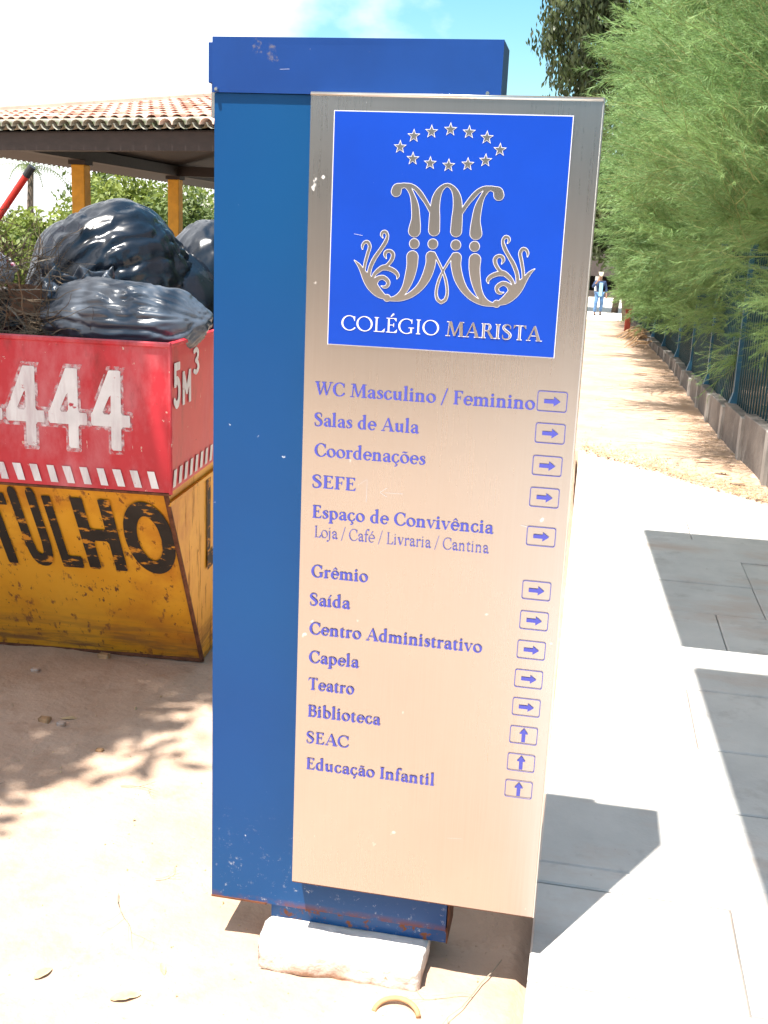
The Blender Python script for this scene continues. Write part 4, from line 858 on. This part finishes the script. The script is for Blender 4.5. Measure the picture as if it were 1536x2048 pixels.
def bush(name, label, x, y, h, r, m, seed, nleaf=9000, size=.085, cat='tree', tall=0):
    rnd = random.Random(seed); bl = [(x+rnd.uniform(-.6, .6)*r, y+rnd.uniform(-.5, .5)*r, h-r*.75+rnd.uniform(-.55, .15)*r-tall*rnd.random(), r*rnd.uniform(.4, .65)) for k in range(8)]+[(x, y, h-r, r*.8)]
    bl += [(x+rnd.uniform(-.8, .8)*r, y-.3*r, G0+rnd.random()*1.8+.6, r*.55) for k in range(4)]
    broad_tree(name, label, (x, y, G0), bl, int(nleaf*1.6), size, m, seed, cat, gl, .14)
bush('leafy_tree', 'dense yellow-green tree seen left of the second yellow post', -12.6, 30.5, 3.55, 2.3, M['leaf_a'], 31, 13000)
bush('leafy_tree', 'low bright tree right of the second yellow post', -10.4, 29.5, 3.05, 2.1, M['leaf_c'], 32, 12000)
bush('leafy_tree', 'bright bush between the two yellow posts, lower and nearer', -13.6, 27, 2.35, 1.7, M['leaf_a'], 33, 9000)
bush('leafy_tree', 'thin airy tree behind the first yellow post', -15.7, 33, 4.1, 1.3, M['leaf_c'], 34, 1300, .10, tall=1)
bush('leafy_tree', 'round bush left of the first yellow post', -17.8, 31, 1.75, 1.8, M['leaf_a'], 35, 9000)
bush('leafy_tree', 'darker shrub at the far left under the palm', -20.4, 32, 1.9, 1.9, M['leaf_b'], 36, 9000)
bush('leafy_tree', 'pale green bush low behind the twigs', -15.2, 26, 1.7, 1.5, M['leaf_a'], 37, 7000)
bush('leafy_tree', 'dark tree far behind the shed hidden by the sign', -6.5, 38, 4.6, 3.0, M['leaf_b'], 38, 8000, .15)
# palm
pm = empty('palm_tree', (-19.1, 35, G0), label='small palm with drooping fronds beyond the red handle', cat='palm'); inv = Matrix.Translation((19.1, -35, -G0))
o = MB().tube([(-19.1, 35, G0), (-19.05, 35, 1.4), (-18.95, 35, 3.25)], [.16, .12, .10], 8).build('trunk', M['bark'], pm, True); o.matrix_parent_inverse = inv
for k in range(15):
    a = k*2.4; mb = MB(); el = random.uniform(.2, 1.25); p = Vector((-18.95, 35, 3.25)); d = Vector((math.cos(a)*math.cos(el), math.sin(a)*math.cos(el), math.sin(el))); pts = [p]
    for j in range(9): d = (d+Vector((0, 0, -.16))).normalized(); pts.append(pts[-1]+d*.21)
    mb.tube(pts, .012, 3)
    for j in range(1, 10):
        for s in (-1, 1):
            for q in (0, .5):
                c = pts[j].lerp(pts[j-1], q); sd = d.cross(Vector((0, 0, 1))).normalized()*s; e = c+sd*.26+Vector((0, 0, -.16))+d*.12; mb.add([c, c+d*.035, e], [(0, 1, 2)])
    o = mb.build('frond', M['leaf_c'], pm); o.matrix_parent_inverse = inv
# dark mango-like tree above the sign's right corner
bl = [(-.2, 34, 8.9, 2.2), (-.9, 34, 7.2, 1.35), (.6, 34.5, 6.6, 2.0), (-.5, 33.5, 10.6, 2.0), (1.6, 34, 9.0, 2.3), (.3, 34, 12.0, 2.2), (2.2, 34.5, 6.5, 2.0), (-.9, 34.2, 9.4, 1.2), (3.5, 34, 8, 2.4), (-.9, 34, 6.2, .8)]
broad_tree('mango_tree', 'dark large-leaved tree rising behind the sign corner', (1.2, 34.5, G0), bl, 52000, .095, M['mango'], 51, droop=.12, aspect=.40, r0=.3)
broad_tree('roadside_tree', 'shadowy tree over the far end of the path', (.9, 50, G0), [(-1.2, 50, 3.2, 1.5), (.6, 50, 3.4, 1.6), (2.0, 50, 3.2, 1.6), (3.4, 50, 3.6, 2), (.9, 50, 5.2, 2.2), (-.6, 50.5, 4.2, 1.4), (-.1, 50, 1.7, .8), (1.0, 50, 1.5, 1.0), (2.2, 49.5, 1.4, 1.0)], 14000, .16, M['leaf_b'], 52, r0=.16)
# tree whose shade falls on the skip, and trees behind the photographer mirrored in the steel
rnd = random.Random(5)
bl = [(-2.62+rnd.uniform(-1.1, .38), 1.52+rnd.uniform(-.5, .5), 5+rnd.uniform(-.3, .5), rnd.uniform(.3, .55)) for k in range(19)]+[(-3.9, 1.0, 5.4, .9), (-4.4, .2, 5.6, 1.1)]
broad_tree('shade_tree', 'overhead tree casting dappled shade on the skip and sand', (-5.2, -.6, 0), bl, 10500, .06, M['leaf_c'], 61, r0=.16)
for k, (x, y, h) in enumerate([(-9, -12, 4.6), (-4.5, -13, 4.9), (0, -12.5, 4.5), (4.5, -13, 5), (9, -12, 4.6)]):
    bl = [(x+rnd.uniform(-2, 2), y+rnd.uniform(-1, 1), 1.0+rnd.random()*(h-2.2), rnd.uniform(1.0, 1.5)) for j in range(10)]
    lab = ['leftmost', 'second', 'middle', 'fourth', 'rightmost'][k]
    broad_tree('street_tree', f'{lab} tree of the row behind the viewer mirrored in the steel', (x, y, 0), bl, 6000, .26, M['leaf_b'], 70+k, group='trees behind the viewer', r0=.2)

# entrance canopy (throws the straight-edged shadow on the paving)
cn = empty('entrance_canopy', (2.6, 3, .1), label='concrete entrance canopy over the paving throwing straight-edged shade', cat='canopy')
def PC(o): o.parent = cn; o.matrix_parent_inverse = Matrix.Translation((-2.6, -3, -.1)); return o
PC(MB().hexa([(-.07, 3.06, 2.95), (3.4, 3.06, 2.95), (-.145, 4.78, 2.95), (3.4, 4.85, 2.95), (-.07, 3.06, 3.03), (3.4, 3.06, 3.03), (-.145, 4.78, 3.03), (3.4, 4.85, 3.03)]).build('roof_slab', M['canopy']))
PC(MB().hexa([(.01, 1.30, 2.95), (3.4, 1.30, 2.95), (-.045, 2.84, 2.95), (3.4, 2.84, 2.95), (.01, 1.30, 3.03), (3.4, 1.30, 3.03), (-.045, 2.84, 3.03), (3.4, 2.84, 3.03)]).build('roof_slab', M['canopy']))
PC(MB().box(3.1, 3.3, 1.4, 4.8, 2.75, 2.948).build('edge_beam', M['canopy']))
for yy in (1.6, 4.5): PC(MB().box(3.1, 3.3, yy-.1, yy+.1, .1, 2.748).build('column', M['canopy']))

# ================================================================== fence on a low stepped wall
FY = np.array([4.6, 6.9, 8.3, 9.6, 14.2, 16.6, 20., 22.4]); FX = np.array([1.44, 1.19, 1.10, 1.05, 1.00, .90, .78, .70])
def fx(y): return float(np.interp(y, FY, FX))
WT = lambda y: float(np.interp(y, [5, 7, 9, 12, 15, 22], [.47, .44, .36, .27, .23, .21]))
wl = empty('low_wall', (1.2, 6.9, .1), label='low grey concrete wall stepping along the sand under the fence', cat='wall')
def PW(o): o.parent = wl; o.matrix_parent_inverse = Matrix.Translation((-1.2, -6.9, -.1)); return o
yy = 4.6; k = 0
while yy < 22:
    y1 = yy+.85; a, b = fx(yy), fx(y1); h = round(WT(yy)/.02)*.02
    PW(MB().hexa([(a, yy+.002, 0), (a+.16, yy+.002, 0), (b, y1-.002, 0), (b+.16, y1-.002, 0), (a, yy+.002, h), (a+.16, yy+.002, h), (b, y1-.002, h), (b+.16, y1-.002, h)]).build('wall_panel', M['wall_grey'], bevel=.006))
    PW(MB().box(a-.022, a+.17, yy-.055, yy+.055, 0, h+.012).build('pilaster', M['pilaster'], bevel=.005))
    yy = y1; k += 1
fn = empty('bar_fence', (1.25, 6.9, .45), label='blue-green metal bar fence standing on the low wall', cat='fence')
def PF(o): o.parent = fn; o.matrix_parent_inverse = Matrix.Translation((-1.25, -6.9, -.45)); return o
bar_me = {}
yy = 4.7
me = MB().box(-.006, .006, -.006, .006, 0, 1).F and meshdata('bar', MB().box(-.006, .006, -.006, .006, 0, 1).V, MB().box(-.006, .006, -.006, .006, 0, 1).F, M['fence_blue'])
while yy < 22.2:
    zb = WT(yy); o = put('bar', me); o.location = (fx(yy)+.08, yy, zb); o.scale = (1, 1, 1.56-zb); PF(o); yy += .088
for yy in np.arange(5.45, 22.2, 1.7):
    x = fx(yy)+.08; zb = WT(yy)
    PF(MB().box(x-.025, x+.025, yy-.025, yy+.025, zb, 1.62).build('fence_post', M['post_blue'])); PF(MB().add([(x-.055, yy-.055, zb+.012), (x+.055, yy-.055, zb+.012), (x+.055, yy+.055, zb+.012), (x-.055, yy+.055, zb+.012), (x-.025, yy-.025, zb+.12), (x+.025, yy-.025, zb+.12), (x+.025, yy+.025, zb+.12), (x-.025, yy+.025, zb+.12)], [(0, 1, 5, 4), (1, 2, 6, 5), (2, 3, 7, 6), (3, 0, 4, 7)]).build('post_foot', M['post_blue']))
for zr in (1.45,):
    m = MB()
    for a, b in zip(FY[:-1], FY[1:]): m.beam((fx(a)+.08, a, zr), (fx(b)+.08, b, zr), .022, .022)
    PF(m.build('rail', M['fence_blue']))

# ================================================================== casuarina trees behind the fence
def spray(seed, L=.75, nn=240, nl=.12, wd=.0032, side=5):
    """a feathery branch: stem with side shoots, all clothed in fine needles; grows along +X. returns needle tris, stem tris"""
    r = np.random.default_rng(seed); NV = []; SV = []
    def shoot(p0, d0, L, n, w0, nl, bend):
        K = 10; p = np.array(p0, float); d = np.array(d0, float); pts = [p.copy()]; ds = [d.copy()]
        for k in range(K):
            d = d+bend+r.normal(size=3)*.035; d /= np.linalg.norm(d); p = p+d*L/K; pts.append(p.copy()); ds.append(d.copy())
        pts = np.array(pts); ds = np.array(ds)
        for k in range(K):
            a, b = pts[k], pts[k+1]; dd = ds[k]; s1 = np.cross(dd, [0, 0, 1.]); s1 /= np.linalg.norm(s1)+1e-9; s2 = np.cross(dd, s1); ww = w0*(1-.8*k/K)
            for s in (s1, s2): SV.append([a-s*ww, a+s*ww, b+s*ww*.8]); SV.append([a-s*ww, b+s*ww*.8, b-s*ww*.8])
        t = r.random(n)**.85; i = np.minimum((t*K).astype(int), K-1); fr = (t*K-i)[:, None]; base = pts[i]*(1-fr)+pts[i+1]*fr; dd = ds[i]
        o = r.normal(size=(n, 3)); o -= dd*(o*dd).sum(1)[:, None]; o /= np.linalg.norm(o, axis=1)[:, None]
        ang = .35+.45*r.random(n); ln = nl*(.55+.6*r.random(n))*(1-.45*t); dr = dd*np.cos(ang)[:, None]+o*np.sin(ang)[:, None]
        tip = base+dr*ln[:, None]+np.array([0, 0, -1])*(ln*.16)[:, None]; mid = base+dr*(ln*.5)[:, None]
        sd = np.cross(dr, r.normal(size=(n, 3))); sd /= np.linalg.norm(sd, axis=1)[:, None]; sd *= wd/2
        NV.append(np.stack([base-sd, base+sd, tip], 1))
        return pts, ds
    pts, ds = shoot((0, 0, 0), (1, 0, 0), L, nn//2, .0042, nl, np.array([0, 0, -.012]))
    for k in range(side):
        i = 1+int(k*8/side); s = 1 if k % 2 else -1; d = ds[i]*.72+np.array([0, s*.55, r.uniform(-.3, .3)]); d /= np.linalg.norm(d)
        shoot(pts[i], d, L*.5*(1-.4*i/10), nn//(2*side)+8, .0024, nl*.9, np.array([0, 0, -.01]))
    return np.concatenate(NV), np.array(SV)
PROTO = [spray(100+k, .75+.12*(k % 3), 300, .125, .0036, 6) for k in range(8)]
PROTOF = [spray(130+k, .85, 130, .16, .0085, 5) for k in range(5)]
WHIP = [spray(160+k, 1.25, 170, .10, .0036, 2) for k in range(3)]
def place(protos, anchors, dirs, scales, r):
    NS = []; SS = []
    for p, d, s in zip(anchors, dirs, scales):
        n, st = protos[r.integers(len(protos))]; d = d/np.linalg.norm(d); u = np.cross([0, 0, 1.], d); u /= np.linalg.norm(u)+1e-9; v = np.cross(d, u)
        a = r.uniform(-.7, .7); u2 = u*math.cos(a)+v*math.sin(a); v2 = -u*math.sin(a)+v*math.cos(a); Rm = np.stack([d, u2, v2])*s
        NS.append(n.reshape(-1, 3) @ Rm+p); SS.append(st.reshape(-1, 3) @ Rm+p)
    return np.concatenate(NS), np.concatenate(SS)
CAS = [(6.6, 1.35, 420, 0), (8.6, 1.5, 420, 0), (10.9, 1.4, 360, 0), (13.3, 1.35, 330, 1), (16.0, 1.35, 330, 1), (18.8, 1.35, 360, 1), (21.2, 1.3, 330, 1)]
clab = ['nearest casuarina at the right edge, long feathery sprays over the fence', 'second casuarina from the right edge, sprays pushing through the fence', 'third casuarina along the fence with pale arching shoots', 'fourth casuarina along the fence behind the blue post', 'fifth casuarina along the fence, bushy and shaded low', 'sixth casuarina along the fence, next to last from the far end', 'farthest casuarina, at the end of the fence by the red marker']
for ti, (yc, rad, n, far) in enumerate(CAS):
    r = np.random.default_rng(300+ti); xc = fx(yc)+1.35
    t = empty('casuarina_tree', (xc, yc, 0), label=clab[ti], cat='tree', group='casuarinas behind the fence')
    H_ = 7.2 if far else 5.0; ymin = -1.6
    # anchors on a bulging surface towards the path (-x) and the viewer (-y)
    per = 9; nc = int(n*1.6)//per; zc = np.where(r.random(nc) < .30, .70+.8*r.random(nc), 1.5+(H_-1.5)*r.random(nc)**1.1); yc_ = yc+r.uniform(-1.5, 1.5, nc)
    lowb = [-.03, .04, .22][(yc > 10)+(yc > 14.5)]
    z = np.repeat(zc, per); y = np.repeat(yc_, per); k = len(z); z = z+r.normal(size=k)*.10; y = y+r.normal(size=k)*.12
    bulge = np.interp(z, [0, 1.2, 1.55, 2.2, 3.4, 5, 7.5], [lowb*.6, lowb, .32, .62, .54, .26, -.1])
    bulge = bulge+(.30*np.sin(z*2.9+ti*1.7+y)+.20*np.sin(y*3.3+ti))*(z > 1.6)
    xf = np.array([fx(q) for q in y]); depth = np.repeat((r.random(nc)**1.4)*1.3, per)+r.random(k)*.15; low = z < 1.5
    x = xf-bulge+.42+depth
    out_ = low & (np.repeat(r.random(nc), per) < [.36, .40, .6][(yc > 10)+(yc > 14.5)]); x = np.where(out_, xf-bulge+.28, x)
    cd = np.stack([-1+.3*r.normal(size=nc), -.3+.5*r.normal(size=nc), .62+.38*r.normal(size=nc)-(zc < 1.5)*.45], 1)
    dirs = np.repeat(cd, per, 0)+r.normal(size=(k, 3))*.26
    sc = np.where(low, .55, .92)*(.7+.55*r.random(k))*(1.15 if far else 1.0); A_ = np.stack([x, y, z], 1)
    pro = PROTOF if far else PROTO
    nv, sv = place(pro, A_, dirs, sc, r)
    # inner mass: coarser foliage that closes the crown
    k2 = 300; z2 = .3+(H_)*r.random(k2); y2 = yc+r.uniform(-1.5, 1.5, k2); x2 = np.array([fx(q) for q in y2])+1.0+1.1*r.random(k2)+(z2 < 1.6)*.2
    d2 = np.stack([-1+.5*r.normal(size=k2), -.4+.6*r.normal(size=k2), .4+.5*r.normal(size=k2)], 1)
    k3 = 16; z3 = 1.7+(H_-2.2)*r.random(k3); y3 = yc+r.uniform(-1.4, 1.2, k3); x3 = np.array([fx(q) for q in y3])-.15+.4*r.random(k3)
    d3 = np.stack([-1+.3*r.normal(size=k3), -.35+.4*r.normal(size=k3), .75+.3*r.normal(size=k3)], 1); nv3, sv3 = place(WHIP, np.stack([x3, y3, z3], 1), d3, .8+.5*r.random(k3), r)
    nv2, sv2 = place(PROTOF, np.stack([x2, y2, z2], 1), d2, .9+.5*r.random(k2), r)
    nv = np.concatenate([nv, nv2, nv3]); sv = np.concatenate([sv, sv2, sv3])
    base = np.array([xc, yc, 0])
    put('foliage', meshdata('foliage', nv-base, np.arange(len(nv)).reshape(-1, 3), M['needle']), t)
    put('shoots', meshdata('shoots', sv-base, np.arange(len(sv)).reshape(-1, 3), M['shoot']), t)
    mb = MB(); mb.tube([(0, 0, 0), (.05, .02, 2.5), (0, 0, H_*.95)], [.10, .07, .02], 8)
    for q in range(16): zz_ = .8+q*(H_-1.2)/16; a = r.uniform(2.2, 4.0); mb.tube([(0, 0, zz_), (math.cos(a)*.6, math.sin(a)*.6, zz_+.3), (math.cos(a)*1.25, math.sin(a)*1.2, zz_+.55)], [.03, .018, .006], 4, False)
    mb.build('trunk', M['bark'], t, True)
# dense evergreen mass standing behind the casuarinas
V = []
bl = [(4.3+random.uniform(-.5, .5), 5+k*1.5, z_, 1.25) for k in range(14) for z_ in (1.0, 2.9, 4.8, 6.4)]
hd = put('hedge_belt', crown_mesh('hedge_belt', bl, 30000, .17, M['leaf_b'], 77), kind='stuff', label='dark evergreen belt filling in behind the casuarinas', cat='hedge')

# ------------------------------------------------------------------ litter along the wall and the path edge
V = []; F = []
def blade(x, y, L, a, wd=.002, dz=.004):
    z = on_g(x, y)+dz; b = len(V); c, s = math.cos(a), math.sin(a)
    V.extend([(x-s*wd, y+c*wd, z), (x+s*wd, y-c*wd, z), (x+c*L+s*wd, y+s*L, z+random.uniform(0, .012))]); F.append((b, b+1, b+2))
for k in range(2600):
    y = random.uniform(6.6, 20); x = fx(y)-abs(random.gauss(0, .16)); blade(x, y, random.uniform(.04, .16), math.pi+random.gauss(0, .5), .003)
for k in range(1300):
    x = random.uniform(0, 1.25); y = path_edge(x)+abs(random.gauss(.12, .25)); blade(x, float(y), random.uniform(.015, .05), random.random()*6.28, .004)
put('needle_litter', meshdata('needle_litter', V, F, M['straw']), kind='stuff', label='fallen needles along the wall foot and path edge')
V = []; F = []
for k in range(500):
    x = random.uniform(0, 1.2); y = float(path_edge(x))+abs(random.gauss(.12, .3))
    if y < float(path_edge(x))+.06: continue
    speck(x, y, on_g(x, y), random.uniform(.005, .014))
for k in range(160):
    y = random.uniform(7, 20); x = random.uniform(.0, fx(y)); speck(x, y, on_g(x, y), random.uniform(.004, .012))
put('leaf_litter', meshdata('leaf_litter', V, F, M['dry']), kind='stuff', label='small dry leaves strewn along the edge of the paving')
for k, (x, y, L_, W_, rz, lb) in enumerate([(1.0, 7.05, .11, .05, .2, 'large curled dry leaf nearest the wall corner at right'), (.93, 7.35, .10, .045, -.2, 'curled dry leaf just beyond the largest one'), (.84, 7.7, .12, .04, .1, 'long dry leaf lying flat beside the wall foot'), (.66, 9.6, .14, .06, .4, 'big grey-white dry leaf halfway along the wall'), (.60, 13.0, .16, .08, .1, 'pale crumpled leaf far along the wall'), (1.06, 6.45, .1, .05, .5, 'yellow leaf on the paving edge at the right')]):
    leaf('dry_leaf', lb, x, y, L_, W_, rz, 20+k, z=on_g(x, y)+.012)

# red marker post and dry fronds at the end of the wall
mk = empty('marker_post', (.60, 19.8, .1), label='short rust-red marker post at the far end of the fence', cat='post')
o = MB().box(.555, .655, 19.75, 19.85, .09, .47).build('shaft', M['redpost'], bevel=.01); o.parent = mk; o.matrix_parent_inverse = Matrix.Translation((-.60, -19.8, -.1))
o = MB().box(.545, .665, 19.74, 19.86, .471, .50).build('cap', M['redpost'], bevel=.006); o.parent = mk; o.matrix_parent_inverse = Matrix.Translation((-.60, -19.8, -.1))
mb = MB()
for k in range(36):
    a = math.pi+random.uniform(-.5, 1.1); p = Vector((.80+random.uniform(-.06, .08), 17.6+random.uniform(-1.2, 1.0), .26+random.uniform(-.08, .06))); L_ = random.uniform(.2, .42)
    mb.tube([p, p+Vector((math.cos(a)*L_*.5, math.sin(a)*L_*.5, .0)), p+Vector((math.cos(a)*L_, math.sin(a)*L_, -.13))], [.009, .011, .003], 4)
mb.build('dry_fronds', M['straw'], kind='stuff', label='fallen dry fronds piled at the end of the wall', cat='fronds')

# ------------------------------------------------------------------ lower plaza, far building, person
put('plaza', meshdata('plaza', [(-60, 23.5, -1.285), (60, 23.5, -1.285), (60, 72, -1.285), (-60, 72, -1.285)], [(0, 1, 2, 3)], mat('plaza_paving', (.6, .56, .5), .9, var=.1)), kind='structure')
bd = empty('far_building', (2, 66, -1.3), label='low shaded building with white pillars across the plaza', cat='building')
def PB(o): o.parent = bd; o.matrix_parent_inverse = Matrix.Translation((-2, -66, 1.3)); return o
PB(MB().box(-14, 16, 68, 74, -1.3, 3.2).build('wall', M['dark_wall'])); PB(MB().box(-15, 17, 64.2, 74.5, 3.2, 3.7).build('roof', M['darkwood']))
PB(MB().box(-15, 17, 64.5, 68, -1.3, -.95).build('veranda_floor', M['dark_wall']))
for k, x in enumerate([-9, -6, -3.2, -.55, .05, 1.55, 1.95, 3.0, 6, 9]): PB(MB().box(x-.13, x+.13, 64.8, 65.05, -.95, -.12).build('pillar', M['white_wall']))
PB(MB().box(-15, 17, 64.7, 65.1, -.11, 3.19).build('shade_band', M['dark_wall']))  # dark box standing in for the veranda shade above the white pillars
PB(MB().box(2.05, 3.6, 64.6, 64.75, -.75, -.45).build('bench_wall', M['white_wall']))
fl = empty('flowering_bush', (1.9, 47, -1.3), label='dark bush with one red bloom beside the path end', cat='bush')
o = put('foliage', crown_mesh('foliage', [(1.9, 47, 1.0, .55), (2.3, 47, .2, .7)], 2400, .09, M['leaf_b'], 91), fl); o.matrix_parent_inverse = Matrix.Translation((-1.9, -47, 1.3))
o = MB().tube([(1.78, 46.4, 1.35), (1.80, 46.4, 1.55)], [.07, .05], 6).build('bloom', M['pole_red'], fl); o.matrix_parent_inverse = Matrix.Translation((-1.9, -47, 1.3))

def skin_obj(name, pts, edges, radii, m, parent, sub=2, root=0):
    me = D.meshes.new(name); me.from_pydata(pts, edges, []); me.materials.append(m); o = D.objects.new(name, me); C.objects.link(o); o.parent = parent
    md = o.modifiers.new('skin', 'SKIN'); md.use_smooth_shade = True
    for i, r in enumerate(radii): me.skin_vertices[0].data[i].radius = (r, r) if not isinstance(r, tuple) else r
    me.skin_vertices[0].data[root].use_root = True
    s = o.modifiers.new('sub', 'SUBSURF'); s.levels = sub; s.render_levels = sub; return o
ps = empty('person', (.17, 47.3, -1.285), .1, label='person walking on the plaza in pale cap, dark jacket and jeans, hand raised to face', cat='person')
ps.scale = (1.0, 1.0, 1.0)
# joints (x right in picture, -y towards viewer), walking towards the viewer, right arm raised
J = [(0, 0, .93), (0, 0, 1.12), (0, 0, 1.36), (0, 0, 1.48), (0, -.01, 1.56), (0, -.02, 1.68),           # 0 pelvis..5 head top
     (-.10, -.02, .90), (-.13, -.10, .50), (-.14, -.04, .09), (-.14, -.20, .03),                              # 6-9 viewer-left leg
     (.10, 0, .90), (.13, .02, .50), (.12, .20, .12), (.12, .08, .03),                                       # 10-13 viewer-right leg
     (-.19, 0, 1.38), (-.31, -.12, 1.16), (-.12, -.22, 1.44), (-.09, -.19, 1.52),                            # 14-17 raised arm, hand
     (.19, 0, 1.38), (.27, .02, 1.10), (.29, -.06, .86), (.29, -.08, .77)]                                   # 18-21 lowered arm
Ed = [(0, 1), (1, 2), (2, 3), (3, 4), (4, 5), (0, 6), (6, 7), (7, 8), (8, 9), (0, 10), (10, 11), (11, 12), (12, 13), (2, 14), (14, 15), (15, 16), (16, 17), (2, 18), (18, 19), (19, 20), (20, 21)]
Rr = [.13, .12, .14, .055, .085, .09, .085, .06, .042, .035, .085, .06, .042, .035, .055, .042, .03, .035, .055, .042, .03, .035]
for hb, dx in ((17, .0), (21, 0)):
    hx = J[hb]
    for q in range(5):
        s = -1 if hb == 21 else 1; J.append((hx[0]+(q-2)*.014, hx[1]-.01, hx[2]+s*(.05+.012*(2-abs(q-2))))); Ed.append((hb, len(J)-1)); Rr.append(.009)
skin_obj('body', J, Ed, Rr, M['skin'], ps)
skin_obj('jacket', [J[0], J[1], J[2], (0, 0, 1.43), J[14], (-.31, -.12, 1.16), (-.2, -.18, 1.32), J[18], (.27, .02, 1.10), (.285, -.03, .93)], [(0, 1), (1, 2), (2, 3), (2, 4), (4, 5), (5, 6), (2, 7), (7, 8), (8, 9)], [.165, .16, .17, .08, .075, .062, .055, .075, .062, .055], M['jacket'], ps)
MB().box(-.05, .10, -.195, -.16, .80, 1.36).build('shirt_front', M['shirt'], ps, bevel=.02)
skin_obj('jeans', [(0, 0, .95), (-.10, -.02, .88), (-.13, -.10, .50), (-.14, -.04, .12), (.10, 0, .88), (.13, .02, .50), (.12, .19, .15)], [(0, 1), (1, 2), (2, 3), (0, 4), (4, 5), (5, 6)], [.15, .11, .08, .07, .11, .08, .07], M['denim'], ps)
skin_obj('cap', [(0, -.02, 1.69), (0, -.02, 1.735), (0, -.15, 1.68)], [(0, 1), (0, 2)], [.108, .07, .04], M['cap_cloth'], ps)
for sx, sy in ((-.14, -.12), (.12, .14)): skin_obj('shoe', [(sx, sy+.06, .05), (sx, sy-.10, .035)], [(0, 1)], [.055, .045], M['shoe'], ps)
